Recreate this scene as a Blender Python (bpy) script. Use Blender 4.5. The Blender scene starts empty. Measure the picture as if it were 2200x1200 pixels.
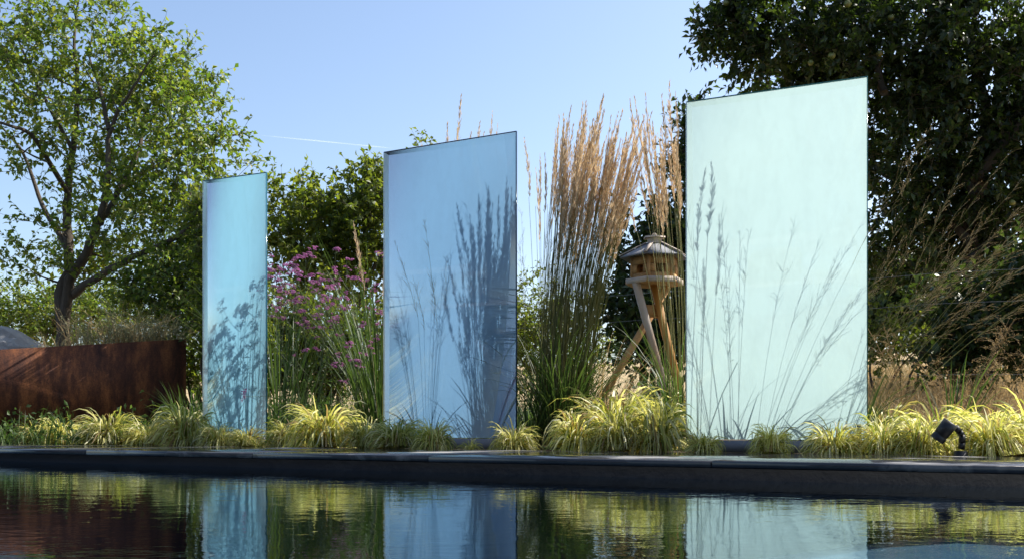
import bpy, math
import numpy as np
from mathutils import Vector, Matrix, Euler

R = math.radians
S = bpy.context.scene
COL = S.collection
rng = np.random.default_rng(11)

# ------------------------------------------------------------------ camera, sky, sun, exposure
CAM_Z, F, HOR = 0.15, 2200.0, 915.0
cam = bpy.data.cameras.new('camera'); camo = bpy.data.objects.new('camera', cam); COL.objects.link(camo)
camo.location = (0, 0, CAM_Z); camo.rotation_euler = (R(90), 0, 0)
cam.sensor_width = 36; cam.lens = 36.0 * F / 2200.0
cam.shift_y = (HOR - 600) / 2200.0
cam.clip_start = 0.05; cam.clip_end = 6000
S.camera = camo

SUN_AZ, SUN_EL = R(66), R(45)            # azimuth measured from +Y (view direction) towards +X
sun_dir = Vector((math.sin(SUN_AZ) * math.cos(SUN_EL), math.cos(SUN_AZ) * math.cos(SUN_EL), math.sin(SUN_EL)))
W = bpy.data.worlds.new('World'); S.world = W; W.use_nodes = True
wn = W.node_tree
bg = wn.nodes['Background']
sky = wn.nodes.new('ShaderNodeTexSky'); sky.sky_type = 'NISHITA'; sky.sun_disc = False
sky.sun_elevation = SUN_EL; sky.sun_rotation = SUN_AZ
sky.altitude = 200; sky.air_density = 1.0; sky.dust_density = 1.9; sky.ozone_density = 1.5
wn.links.new(sky.outputs[0], bg.inputs[0])
bg.inputs[1].default_value = 0.135
sl = bpy.data.lights.new('sun', 'SUN'); sl.energy = 5.0; sl.angle = R(0.5); sl.color = (1.0, 0.95, 0.86)
so = bpy.data.objects.new('sun', sl); COL.objects.link(so)
so.rotation_euler = (-sun_dir).to_track_quat('-Z', 'Y').to_euler(); so.location = (8, 4, 12)
S.view_settings.view_transform = 'Standard'; S.view_settings.look = 'None'
S.view_settings.exposure = 0.75; S.view_settings.gamma = 1.0
S.render.engine = 'CYCLES'
S.cycles.caustics_reflective = False; S.cycles.max_bounces = 10; S.cycles.transparent_max_bounces = 16

# ------------------------------------------------------------------ helpers
def P(x, y, Y):
    return np.array([(x - 1100) / F * Y, Y, CAM_Z + (HOR - y) / F * Y])
TH = math.atan(0.5616)
D_ROW = np.array([math.cos(TH), -math.sin(TH), 0.0])      # along the pool edge, to the right and nearer
N_BACK = np.array([math.sin(TH), math.cos(TH), 0.0])      # away from the pool
ROW0 = np.array([0.0, 6.99, 0.0])
def rowp(s, b, z=0.0):
    p = ROW0 + D_ROW * s + N_BACK * b; return np.array([p[0], p[1], z])
def perp(x, y): return (x - ROW0[0]) * N_BACK[0] + (y - ROW0[1]) * N_BACK[1]
def row_Y(x, b=0.0):
    u = (x - 1100) / F
    return (ROW0[1] + b / N_BACK[1]) / (1 + 0.5616 * u)
def ground_z(x, y):
    b = perp(x, y)
    return np.clip(b - 2.0, 0, 46) * 0.083

def tag(o, label=None, cat=None, group=None, kind=None):
    if label: o['label'] = label
    if cat: o['category'] = cat
    if group: o['group'] = group
    if kind: o['kind'] = kind
    return o
def link(o, parent=None):
    COL.objects.link(o)
    if parent is not None: o.parent = parent
    return o
def empty(name, loc, rz=0.0):
    o = bpy.data.objects.new(name, None); o.location = [float(v) for v in loc]; o.rotation_euler = (0, 0, rz)
    o.empty_display_size = 0.1
    return link(o)

class MB:
    """collects geometry (quads / tris as index arrays) for ONE mesh object"""
    def __init__(s): s.v = []; s.f = []; s.n = 0
    def add(s, v, faces):
        v = np.asarray(v, float).reshape(-1, 3)
        s.v.append(v)
        if isinstance(faces, np.ndarray): s.f.append(faces + s.n)
        else:
            for k in set(len(q) for q in faces):
                s.f.append(np.array([q for q in faces if len(q) == k]) + s.n)
        s.n += len(v)
    def box(s, c, size, rot=None, taper=1.0):
        x, y, z = [q / 2 for q in size]
        v = np.array([[-x,-y,-z],[x,-y,-z],[x,y,-z],[-x,y,-z],[-x*taper,-y*taper,z],[x*taper,-y*taper,z],[x*taper,y*taper,z],[-x*taper,y*taper,z]])
        if rot is not None: v = v @ np.array(rot).T
        s.add(v + np.asarray(c), [(0,3,2,1),(4,5,6,7),(0,1,5,4),(1,2,6,5),(2,3,7,6),(3,0,4,7)])
    def tube(s, pts, radii, n=6, cap=True):
        pts = np.asarray(pts, float); k = len(pts)
        radii = np.broadcast_to(np.asarray(radii, float), (k,))
        tg = np.gradient(pts, axis=0); tg /= np.linalg.norm(tg, axis=1)[:, None] + 1e-9
        ref = np.array([0, 0, 1.0]) if abs(tg[0][2]) < 0.9 else np.array([1.0, 0, 0])
        a = np.cross(tg, ref); a /= np.linalg.norm(a, axis=1)[:, None] + 1e-9
        b = np.cross(tg, a)
        ang = np.arange(n) / n * 2 * math.pi
        ring = a[:, None, :] * np.cos(ang)[None, :, None] + b[:, None, :] * np.sin(ang)[None, :, None]
        v = pts[:, None, :] + ring * radii[:, None, None]
        i = np.arange(k - 1)[:, None] * n; j = np.arange(n)[None, :]; j2 = (j + 1) % n
        q = np.stack([i + j, i + j2, i + n + j2, i + n + j], -1).reshape(-1, 4)
        s.add(v.reshape(-1, 3), q)
        if cap:
            s.f.append(np.array([list(range(n))]) + s.n - k * n)
            s.f.append(np.array([list(range((k - 1) * n, k * n))[::-1]]) + s.n - k * n)
    def mesh(s, name, mat, smooth=False):
        me = bpy.data.meshes.new(name)
        v = np.concatenate(s.v) if s.v else np.zeros((0, 3))
        loops, starts, st = [], [], 0
        for q in s.f:
            q = np.atleast_2d(q); k = q.shape[1]
            loops.append(q.reshape(-1)); starts.append(st + np.arange(len(q)) * k); st += q.size
        loops = np.concatenate(loops).astype(np.int32); starts = np.concatenate(starts).astype(np.int32)
        me.vertices.add(len(v)); me.vertices.foreach_set('co', v.astype(np.float32).ravel())
        me.loops.add(len(loops)); me.loops.foreach_set('vertex_index', loops)
        me.polygons.add(len(starts)); me.polygons.foreach_set('loop_start', starts)
        me.update(calc_edges=True); me.validate()
        me.materials.append(mat)
        if smooth: me.polygons.foreach_set('use_smooth', np.ones(len(me.polygons), bool))
        return me
    def build(s, name, mat, parent=None, origin=None, smooth=False):
        if origin is not None:
            s.v = [q - np.asarray(origin) for q in s.v]
        return link(bpy.data.objects.new(name, s.mesh(name, mat, smooth)), parent)

def curves(base, az, el, bend, L, K, wob=0.0, rg=rng, side=0.0):
    """N bent blades: returns points (N,K+1,3), tangents"""
    base = np.asarray(base, float); N = len(base)
    t = (np.arange(K) + 0.5) / K
    e = el[:, None] - bend[:, None] * t[None, :] ** 1.4
    a = az[:, None] + (side * (rg.random((N, 1)) - .5)) * t[None, :] + wob * (rg.random((N, K)) - .5)
    d = np.stack([np.cos(e) * np.cos(a), np.cos(e) * np.sin(a), np.sin(e)], -1)
    step = d * (L[:, None, None] / K)
    pts = np.concatenate([np.zeros((N, 1, 3)), np.cumsum(step, 1)], 1) + base[:, None, :]
    tg = np.concatenate([d[:, :1], d], 1)
    return pts, tg
def ribbons(mb, pts, tg, width, prof, twist, rg=rng):
    N, K1, _ = pts.shape
    up = np.array([0, 0, 1.0])
    sd = np.cross(tg, up); sd /= np.linalg.norm(sd, axis=-1)[..., None] + 1e-6
    nn = np.cross(sd, tg)
    tw = (twist * (rg.random((N, 1)) - .5) * 2) * np.linspace(.4, 1, K1)[None, :]
    sd = sd * np.cos(tw)[..., None] + nn * np.sin(tw)[..., None]
    w = np.asarray(width)[:, None] * np.asarray(prof)[None, :] * .5
    v = np.stack([pts - sd * w[..., None], pts + sd * w[..., None]], 2)     # N,K1,2,3
    i = (np.arange(N) * K1 * 2)[:, None] + (np.arange(K1 - 1) * 2)[None, :]
    q = np.stack([i, i + 1, i + 3, i + 2], -1).reshape(-1, 4)
    mb.add(v.reshape(-1, 3), q)
def tubes(mb, pts, tg, rad, prof, n=3):
    N, K1, _ = pts.shape
    up = np.array([0.13, 0.21, 1.0])
    a = np.cross(tg, up); a /= np.linalg.norm(a, axis=-1)[..., None] + 1e-6
    b = np.cross(a, tg)
    r = np.asarray(rad)[:, None] * np.asarray(prof)[None, :]
    ang = np.arange(n) / n * 2 * math.pi
    v = pts[:, :, None, :] + (a[:, :, None, :] * np.cos(ang)[None, None, :, None] + b[:, :, None, :] * np.sin(ang)[None, None, :, None]) * r[:, :, None, None]
    i = (np.arange(N) * K1 * n)[:, None, None] + (np.arange(K1 - 1) * n)[None, :, None] + 0 * np.arange(n)[None, None, :]
    j = np.arange(n)[None, None, :]; j2 = (j + 1) % n
    q = np.stack([i + j, i + j2, i + n + j2, i + n + j], -1).reshape(-1, 4)
    mb.add(v.reshape(-1, 3), q)
def leaves(mb, pos, dirs, nrm, L, Wd, fold=0.25, drop=0.15):
    """leaf-sized folded faces: base, left, right, tip with the midrib as shared edge"""
    d = dirs / (np.linalg.norm(dirs, axis=1)[:, None] + 1e-9)
    s = np.cross(d, nrm); s /= np.linalg.norm(s, axis=1)[:, None] + 1e-9
    n = np.cross(s, d)
    L = L[:, None]; Wd = Wd[:, None]
    mid = pos + d * L * .48
    v = np.stack([pos, mid - s * Wd * .5 + n * Wd * fold, pos + d * L - n * L * drop, mid + s * Wd * .5 + n * Wd * fold, mid + d * L * .04], 1)
    i = np.arange(len(pos)) * 5
    f = np.concatenate([np.stack([i, i + 4, i + 1], -1), np.stack([i + 4, i + 2, i + 1], -1), np.stack([i, i + 3, i + 4], -1), np.stack([i + 4, i + 3, i + 2], -1)])
    mb.add(v.reshape(-1, 3), f)
def U(a, b, n, rg=rng): return a + (b - a) * rg.random(n)
def rdir(n, rg=rng):
    v = rg.normal(size=(n, 3)); return v / np.linalg.norm(v, axis=1)[:, None]

# ------------------------------------------------------------------ materials
def new_mat(name):
    m = bpy.data.materials.new(name); m.use_nodes = True
    nt = m.node_tree; nt.nodes.clear()
    out = nt.nodes.new('ShaderNodeOutputMaterial')
    return m, nt, out
def nd(nt, t, **kw):
    n = nt.nodes.new(t)
    for k, v in kw.items():
        if k in n.inputs: n.inputs[k].default_value = v
        else: setattr(n, k, v)
    return n
def ramp(nt, cols, interp='LINEAR'):
    r = nt.nodes.new('ShaderNodeValToRGB'); e = r.color_ramp.elements; r.color_ramp.interpolation = interp
    while len(e) < len(cols): e.new(0.5)
    for i, c in enumerate(cols):
        pos, rgb = c if isinstance(c[1], (tuple, list)) else (i / (len(cols) - 1), c)
        e[i].position = pos; e[i].color = (*rgb, 1)
    return r
def leaf_mat(name, cols, trans=0.45, rough=0.5, spec=0.3, tcol=None):
    m, nt, out = new_mat(name)
    g = nd(nt, 'ShaderNodeNewGeometry'); r = ramp(nt, cols)
    oi = nd(nt, 'ShaderNodeObjectInfo')
    hs = nd(nt, 'ShaderNodeHueSaturation')
    mr = nd(nt, 'ShaderNodeMapRange'); mr.inputs['To Min'].default_value = 0.82; mr.inputs['To Max'].default_value = 1.15
    nt.links.new(oi.outputs['Random'], mr.inputs['Value']); nt.links.new(mr.outputs[0], hs.inputs['Value'])
    nt.links.new(g.outputs['Random Per Island'], r.inputs[0]); nt.links.new(r.outputs[0], hs.inputs['Color'])
    p = nd(nt, 'ShaderNodeBsdfPrincipled', Roughness=rough); p.inputs['Specular IOR Level'].default_value = spec
    t = nd(nt, 'ShaderNodeBsdfTranslucent')
    mx = nd(nt, 'ShaderNodeMixShader'); mx.inputs[0].default_value = trans
    nt.links.new(hs.outputs[0], p.inputs['Base Color'])
    mul = nd(nt, 'ShaderNodeMixRGB', blend_type='MULTIPLY'); mul.inputs[0].default_value = 1
    mul.inputs[2].default_value = (*(tcol or (1.5, 1.5, 0.9)), 1)
    nt.links.new(hs.outputs[0], mul.inputs[1]); nt.links.new(mul.outputs[0], t.inputs[0])
    nt.links.new(p.outputs[0], mx.inputs[1]); nt.links.new(t.outputs[0], mx.inputs[2]); nt.links.new(mx.outputs[0], out.inputs[0])
    return m
def surf_mat(name, cols, scale=8, rough=(0.5, 0.8), bump=0.2, detail=6, stretch=(1, 1, 1), metallic=0.0, spec=0.5, bscale=None, coord='Object', bdist=0.01):
    m, nt, out = new_mat(name)
    tc = nd(nt, 'ShaderNodeTexCoord'); mp = nd(nt, 'ShaderNodeMapping'); mp.inputs['Scale'].default_value = stretch
    nt.links.new(tc.outputs[coord], mp.inputs[0])
    n1 = nd(nt, 'ShaderNodeTexNoise', Scale=scale, Detail=detail, Roughness=0.6); nt.links.new(mp.outputs[0], n1.inputs['Vector'])
    oi = nd(nt, 'ShaderNodeObjectInfo')
    r = ramp(nt, cols); nt.links.new(n1.outputs[0], r.inputs[0])
    hs = nd(nt, 'ShaderNodeHueSaturation'); mr = nd(nt, 'ShaderNodeMapRange'); mr.inputs['To Min'].default_value = .88; mr.inputs['To Max'].default_value = 1.12
    nt.links.new(oi.outputs['Random'], mr.inputs['Value']); nt.links.new(mr.outputs[0], hs.inputs['Value']); nt.links.new(r.outputs[0], hs.inputs['Color'])
    p = nd(nt, 'ShaderNodeBsdfPrincipled', Metallic=metallic); p.inputs['Specular IOR Level'].default_value = spec
    nt.links.new(hs.outputs[0], p.inputs['Base Color'])
    m2 = nd(nt, 'ShaderNodeMapRange'); m2.inputs['To Min'].default_value = rough[0]; m2.inputs['To Max'].default_value = rough[1]
    nt.links.new(n1.outputs[0], m2.inputs['Value']); nt.links.new(m2.outputs[0], p.inputs['Roughness'])
    n2 = nd(nt, 'ShaderNodeTexNoise', Scale=bscale or scale * 4, Detail=8, Roughness=0.65); nt.links.new(mp.outputs[0], n2.inputs['Vector'])
    b = nd(nt, 'ShaderNodeBump', Strength=bump, Distance=bdist); nt.links.new(n2.outputs[0], b.inputs['Height']); nt.links.new(b.outputs[0], p.inputs['Normal'])
    nt.links.new(p.outputs[0], out.inputs[0])
    return m

def schlick(nt, f0=.04, normal=None):
    # reflectance from the angle alone, the same from either side of a thin pane
    ge = nd(nt, 'ShaderNodeNewGeometry'); dt = nd(nt, 'ShaderNodeVectorMath', operation='DOT_PRODUCT')
    nt.links.new(ge.outputs['Incoming'], dt.inputs[0]); nt.links.new(normal if normal else ge.outputs['Normal'], dt.inputs[1])
    ab = nd(nt, 'ShaderNodeMath', operation='ABSOLUTE'); nt.links.new(dt.outputs['Value'], ab.inputs[0])
    om = nd(nt, 'ShaderNodeMath', operation='SUBTRACT', use_clamp=True); om.inputs[0].default_value = 1; nt.links.new(ab.outputs[0], om.inputs[1])
    pw = nd(nt, 'ShaderNodeMath', operation='POWER'); nt.links.new(om.outputs[0], pw.inputs[0]); pw.inputs[1].default_value = 5
    ma = nd(nt, 'ShaderNodeMath', operation='MULTIPLY_ADD', use_clamp=True); nt.links.new(pw.outputs[0], ma.inputs[0]); ma.inputs[1].default_value = 1 - f0; ma.inputs[2].default_value = f0
    return ma.outputs[0]
M = {}
M['gold_grass'] = leaf_mat('gold_grass', [(0, (.40, .28, .13)), (.06, (.40, .28, .13)), (.07, (.18, .24, .05)), (.3, (.42, .43, .10)), (.6, (.64, .59, .20)), (.8, (.78, .73, .36)), (1, (.82, .78, .52))], .48, .45, .3, (1.15, 1.15, .75))
M['green_blade'] = leaf_mat('green_blade', [(.035, .07, .02), (.065, .115, .03), (.10, .15, .04)], .4)
M['stem_green'] = leaf_mat('stem_green', [(.13, .15, .04), (.22, .22, .07), (.33, .29, .12)], .25)
M['plume'] = leaf_mat('plume', [(.52, .38, .23), (.66, .51, .34), (.78, .66, .49)], .45, .7, .1, (1.1, 1.05, .9))
M['dry'] = leaf_mat('dry', [(.30, .21, .10), (.44, .33, .17), (.55, .43, .25)], .35, .7, .1, (1.1, 1.0, .8))
M['panicle'] = leaf_mat('panicle', [(.28, .22, .11), (.40, .31, .18), (.48, .40, .25)], .3, .7, .1, (1.1, 1.0, .8))
M['tree_leaf'] = leaf_mat('tree_leaf', [(.06, .105, .025), (.10, .155, .035), (.15, .20, .045), (.22, .23, .055)], .52, .42, .5, (1.6, 1.65, .55))
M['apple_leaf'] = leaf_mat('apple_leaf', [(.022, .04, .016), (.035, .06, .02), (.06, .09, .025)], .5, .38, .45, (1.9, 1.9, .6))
M['shrub_leaf'] = leaf_mat('shrub_leaf', [(.07, .11, .025), (.11, .155, .035), (.17, .20, .05)], .58, .45, .4, (1.7, 1.6, .55))
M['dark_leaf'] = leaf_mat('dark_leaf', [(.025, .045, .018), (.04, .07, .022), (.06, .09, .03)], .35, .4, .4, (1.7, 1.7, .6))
M['sage'] = leaf_mat('sage', [(.20, .21, .12), (.30, .30, .18), (.44, .40, .26)], .3, .7, .1, (1.1, 1.1, .8))
M['verbena_stem'] = leaf_mat('verbena_stem', [(.05, .08, .03), (.08, .11, .04), (.11, .12, .06)], .25)
M['verbena_flower'] = leaf_mat('verbena_flower', [(.30, .09, .23), (.42, .17, .34), (.54, .30, .45)], .35, .6, .2, (1.2, 1.0, 1.2))
M['bark'] = surf_mat('bark', [(.045, .034, .025), (.10, .08, .06), (.16, .13, .10)], 18, (.8, .95), .8, stretch=(1, 1, .3), spec=.2, bdist=.02)
M['pale_bark'] = surf_mat('pale_bark', [(.16, .13, .10), (.28, .23, .18), (.36, .31, .25)], 22, (.8, .95), .6, stretch=(1, 1, .3), spec=.2)

# ------------------------------------------------------------------ the setting: ground, pool, coping
def grid_sheet(name, ss, bs, zf, mat, smooth=True):
    mb = MB()
    v = np.array([[*rowp(s, b)[:2], 0] for b in bs for s in ss]); v[:, 2] = zf(v[:, 0], v[:, 1])
    n = len(ss); i = (np.arange(len(bs) - 1) * n)[:, None] + np.arange(n - 1)[None, :]
    mb.add(v, np.stack([i, i + 1, i + n + 1, i + n], -1).reshape(-1, 4))
    return tag(mb.build(name, mat, smooth=smooth), kind='structure')
def ground_mat():
    m, nt, out = new_mat('ground')
    tc = nd(nt, 'ShaderNodeTexCoord')
    n1 = nd(nt, 'ShaderNodeTexNoise', Scale=1.6, Detail=8); n2 = nd(nt, 'ShaderNodeTexNoise', Scale=22, Detail=6)
    nt.links.new(tc.outputs['Object'], n1.inputs[0]); nt.links.new(tc.outputs['Object'], n2.inputs[0])
    soil = ramp(nt, [(.025, .02, .015), (.06, .045, .03), (.10, .08, .055)]); fld = ramp(nt, [(.30, .22, .12), (.42, .32, .18), (.52, .40, .24)])
    nt.links.new(n2.outputs[0], soil.inputs[0]); nt.links.new(n1.outputs[0], fld.inputs[0])
    sp = nd(nt, 'ShaderNodeSeparateXYZ'); nt.links.new(tc.outputs['Object'], sp.inputs[0])
    mr = nd(nt, 'ShaderNodeMapRange'); mr.inputs['From Min'].default_value = .02; mr.inputs['From Max'].default_value = .12
    nt.links.new(sp.outputs['Z'], mr.inputs['Value'])
    mx = nd(nt, 'ShaderNodeMixRGB'); nt.links.new(mr.outputs[0], mx.inputs[0]); nt.links.new(soil.outputs[0], mx.inputs[1]); nt.links.new(fld.outputs[0], mx.inputs[2])
    p = nd(nt, 'ShaderNodeBsdfPrincipled', Roughness=.95); p.inputs['Specular IOR Level'].default_value = .1
    nt.links.new(mx.outputs[0], p.inputs['Base Color'])
    b = nd(nt, 'ShaderNodeBump', Strength=.7, Distance=.03); nt.links.new(n2.outputs[0], b.inputs['Height']); nt.links.new(b.outputs[0], p.inputs['Normal'])
    nt.links.new(p.outputs[0], out.inputs[0]); return m
B_BACK, B_FRONT, B_END = -0.453, -1.735, -9.5
WATER = -0.085
ss = np.concatenate([np.linspace(-400, -30, 12), np.linspace(-24, 24, 40), np.linspace(30, 400, 12)])
bs = np.concatenate([[B_BACK - .04, 0, 1, 1.9], np.linspace(2, 12, 14), np.linspace(14, 60, 12), [90, 160, 400, 900]])
ground = grid_sheet('ground', ss, bs, lambda x, y: np.where(perp(x, y) < 2.0, -0.012, ground_z(x, y)), ground_mat())
M['paving'] = surf_mat('paving', [(.20, .19, .18), (.30, .29, .27), (.36, .34, .32)], 6, (.6, .85), .3)
grid_sheet('terrace', np.linspace(-60, 60, 9), np.linspace(-60, B_END, 5), lambda x, y: x * 0 - .012, M['paving'])
def slab_mat():
    m, nt, out = new_mat('coping_stone')
    tc = nd(nt, 'ShaderNodeTexCoord'); ge = nd(nt, 'ShaderNodeNewGeometry')
    n1 = nd(nt, 'ShaderNodeTexNoise', Scale=14, Detail=8, Roughness=.65); nt.links.new(ge.outputs['Position'], n1.inputs[0])
    wet = nd(nt, 'ShaderNodeTexNoise', Scale=1.15, Detail=4, Roughness=.55, Distortion=.6); nt.links.new(ge.outputs['Position'], wet.inputs[0])
    wr = ramp(nt, [(.55, (1, 1, 1)), (.63, (0, 0, 0))]); nt.links.new(wet.outputs[0], wr.inputs[0])
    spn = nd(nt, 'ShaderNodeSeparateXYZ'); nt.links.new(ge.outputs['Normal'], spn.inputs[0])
    side_shade_wet = nd(nt, 'ShaderNodeMath', operation='LESS_THAN'); nt.links.new(spn.outputs['Z'], side_shade_wet.inputs[0]); side_shade_wet.inputs[1].default_value = .5  # side faces coloured darker: their shade, along with wet stains
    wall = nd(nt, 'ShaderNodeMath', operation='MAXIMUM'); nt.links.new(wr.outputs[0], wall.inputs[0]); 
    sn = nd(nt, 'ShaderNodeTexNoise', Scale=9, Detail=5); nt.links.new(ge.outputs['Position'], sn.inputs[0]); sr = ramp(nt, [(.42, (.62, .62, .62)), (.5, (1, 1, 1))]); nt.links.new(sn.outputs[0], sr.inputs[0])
    sm = nd(nt, 'ShaderNodeMath', operation='MULTIPLY'); nt.links.new(side_shade_wet.outputs[0], sm.inputs[0]); nt.links.new(sr.outputs[0], sm.inputs[1]); nt.links.new(sm.outputs[0], wall.inputs[1])
    dry = ramp(nt, [(.15, .15, .155), (.23, .225, .22), (.32, .31, .30)]); nt.links.new(n1.outputs[0], dry.inputs[0])
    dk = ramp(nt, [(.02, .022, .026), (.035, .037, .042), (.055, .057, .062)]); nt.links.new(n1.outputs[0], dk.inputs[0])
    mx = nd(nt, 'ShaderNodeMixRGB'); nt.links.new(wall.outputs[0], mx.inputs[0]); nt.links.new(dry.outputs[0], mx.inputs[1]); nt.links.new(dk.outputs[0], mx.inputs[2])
    p = nd(nt, 'ShaderNodeBsdfPrincipled'); nt.links.new(mx.outputs[0], p.inputs['Base Color'])
    rr = nd(nt, 'ShaderNodeMapRange'); rr.inputs['To Min'].default_value = .75; rr.inputs['To Max'].default_value = .06
    nt.links.new(wr.outputs[0], rr.inputs['Value']); nt.links.new(rr.outputs[0], p.inputs['Roughness'])
    p.inputs['IOR'].default_value = 1.4
    bs_ = nd(nt, 'ShaderNodeMapRange'); bs_.inputs['To Min'].default_value = .35; bs_.inputs['To Max'].default_value = .03
    nt.links.new(wr.outputs[0], bs_.inputs['Value'])
    n2 = nd(nt, 'ShaderNodeTexNoise', Scale=40, Detail=6); nt.links.new(ge.outputs['Position'], n2.inputs[0])
    b = nd(nt, 'ShaderNodeBump', Distance=.004); nt.links.new(bs_.outputs[0], b.inputs['Strength']); nt.links.new(n2.outputs[0], b.inputs['Height']); nt.links.new(b.outputs[0], p.inputs['Normal'])
    nt.links.new(p.outputs[0], out.inputs[0]); return m
M['coping'] = slab_mat()
M['liner'] = surf_mat('pool_liner', [(.008, .011, .017), (.013, .017, .025), (.019, .024, .033)], 5, (.6, .85), .2, spec=.15)
M['pool_floor'] = surf_mat('pool_floor', [(.22, .25, .28), (.32, .36, .39), (.42, .46, .48)], 7, (.6, .9), .4, detail=9)
# coping: bed structure with one slab object per stone
ROT = np.array([[D_ROW[0], N_BACK[0], 0], [D_ROW[1], N_BACK[1], 0], [0, 0, 1]])
mb = MB(); mb.box(rowp(0, (B_FRONT + .03 + B_BACK) / 2, -.5), (44, B_BACK - B_FRONT - .06, .93), ROT)
edge = tag(mb.build('pool_wall', M['liner']), kind='structure')
s0, k = -9.0, 0
def bevel_slab(w, d, h, bv=.004):
    m = MB(); x, y, z = w / 2, d / 2, h / 2
    v = []
    for zz, ins in ((-z, 0), (z - bv, 0), (z, bv)):
        v += [[-x + ins, -y + ins, zz], [x - ins, -y + ins, zz], [x - ins, y - ins, zz], [-x + ins, y - ins, zz]]
    f = [(3, 2, 1, 0), (8, 9, 10, 11)]
    for a in (0, 4):
        for i in range(4): f.append((a + i, a + (i + 1) % 4, a + 4 + (i + 1) % 4, a + 4 + i))
    m.add(v, f); return m
for k, w in enumerate([1.9, 1.9, 1.9, 1.16, 1.42, 1.2, 1.5, 1.24, 1.36, 1.3, 1.22, 1.44, 1.28, 1.4, 1.3]):
    m = bevel_slab(w - .009, B_BACK - B_FRONT, .030)
    o = m.build('slab', M['coping'], edge)
    o.location = rowp(s0 + w / 2, (B_BACK + B_FRONT) / 2, -.015 + (k % 3 - 1) * .0007); o.rotation_euler = (0, R((k * 37 % 5 - 2) * .02), -TH)
    s0 += w
# pool floor (deeper to the left), far wall and water
fl = grid_sheet('pool_floor', np.concatenate([[-22, -12], np.linspace(-6, 6, 49), [12, 22]]), np.linspace(B_END, B_FRONT + .03, 8),
    lambda x, y: WATER - np.interp((x - ROW0[0]) * D_ROW[0] + (y - ROW0[1]) * D_ROW[1], [-22, -3.2, -1, 1.2, 2.9, 22], [.75, .64, .62, .52, .20, .18]), M['pool_floor'])
mb = MB(); mb.box(rowp(0, B_END - .1, -.6), (44, .2, 1.17), ROT); tag(mb.build('pool_wall', M['liner']), kind='structure')
for s in (-22.1, 22.1):
    mb = MB(); mb.box(rowp(s, (B_END + B_FRONT) / 2, -.6), (.2, B_FRONT - B_END, 1.17), ROT); tag(mb.build('pool_wall', M['liner']), kind='structure')
def water_mat():
    m, nt, out = new_mat('water')
    ge = nd(nt, 'ShaderNodeNewGeometry'); mp = nd(nt, 'ShaderNodeMapping'); mp.inputs['Rotation'].default_value = (0, 0, TH * .6); mp.inputs['Scale'].default_value = (1, 1.5, 1)
    nt.links.new(ge.outputs['Position'], mp.inputs[0])
    n1 = nd(nt, 'ShaderNodeTexNoise', Scale=4.2, Detail=3, Roughness=.5, Distortion=.4); nt.links.new(mp.outputs[0], n1.inputs[0])
    n2 = nd(nt, 'ShaderNodeTexNoise', Scale=22, Detail=2); nt.links.new(mp.outputs[0], n2.inputs[0])
    b1 = nd(nt, 'ShaderNodeBump', Strength=.13, Distance=.010); nt.links.new(n1.outputs[0], b1.inputs['Height'])
    b2 = nd(nt, 'ShaderNodeBump', Strength=.15, Distance=.0025); nt.links.new(n2.outputs[0], b2.inputs['Height']); nt.links.new(b1.outputs[0], b2.inputs['Normal'])
    fr = schlick(nt, .02, b2.outputs[0])
    tr = nd(nt, 'ShaderNodeBsdfTransparent'); tr.inputs[0].default_value = (.36, .50, .60, 1)
    gl = nd(nt, 'ShaderNodeBsdfGlossy', Roughness=.0); gl.inputs[0].default_value = (.82, .92, 1, 1); nt.links.new(b2.outputs[0], gl.inputs['Normal'])
    mx = nd(nt, 'ShaderNodeMixShader'); nt.links.new(fr, mx.inputs[0]); nt.links.new(tr.outputs[0], mx.inputs[1]); nt.links.new(gl.outputs[0], mx.inputs[2])
    nt.links.new(mx.outputs[0], out.inputs[0]); return m
grid_sheet('water', np.linspace(-22, 22, 3), np.array([B_END, B_FRONT + .03]), lambda x, y: x * 0 + WATER, water_mat(), False)

# ------------------------------------------------------------------ glass panels
def film_mat(name, col):
    m, nt, out = new_mat(name)
    d = nd(nt, 'ShaderNodeBsdfDiffuse'); d.inputs[0].default_value = (*col, 1)
    t = nd(nt, 'ShaderNodeBsdfTranslucent'); t.inputs[0].default_value = (*col, 1)
    mx = nd(nt, 'ShaderNodeMixShader'); mx.inputs[0].default_value = .70
    nt.links.new(d.outputs[0], mx.inputs[1]); nt.links.new(t.outputs[0], mx.inputs[2]); nt.links.new(mx.outputs[0], out.inputs[0]); return m
def glass_mat(name, tint):
    m, nt, out = new_mat(name)
    ge = nd(nt, 'ShaderNodeNewGeometry')
    tr = nd(nt, 'ShaderNodeBsdfTransparent'); tr.inputs[0].default_value = (*tint, 1)
    gl = nd(nt, 'ShaderNodeBsdfGlossy', Roughness=.0)
    fr = schlick(nt, .045)
    mx = nd(nt, 'ShaderNodeMixShader'); nt.links.new(fr, mx.inputs[0]); nt.links.new(tr.outputs[0], mx.inputs[1]); nt.links.new(gl.outputs[0], mx.inputs[2])
    tc = nd(nt, 'ShaderNodeTexCoord'); mp = nd(nt, 'ShaderNodeMapping'); mp.inputs['Scale'].default_value = (3, 3, 1.4); nt.links.new(tc.outputs['Object'], mp.inputs[0])
    n = nd(nt, 'ShaderNodeTexNoise', Scale=2.2, Detail=9, Roughness=.7); nt.links.new(mp.outputs[0], n.inputs[0]); rp = ramp(nt, [(.45, (0, 0, 0)), (.8, (.06, .06, .06))]); nt.links.new(n.outputs[0], rp.inputs[0])
    di = nd(nt, 'ShaderNodeBsdfDiffuse'); di.inputs[0].default_value = (.55, .55, .52, 1)
    m2 = nd(nt, 'ShaderNodeMixShader'); nt.links.new(rp.outputs[0], m2.inputs[0]); nt.links.new(mx.outputs[0], m2.inputs[1]); nt.links.new(di.outputs[0], m2.inputs[2])
    nt.links.new(m2.outputs[0], out.inputs[0]); return m
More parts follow.
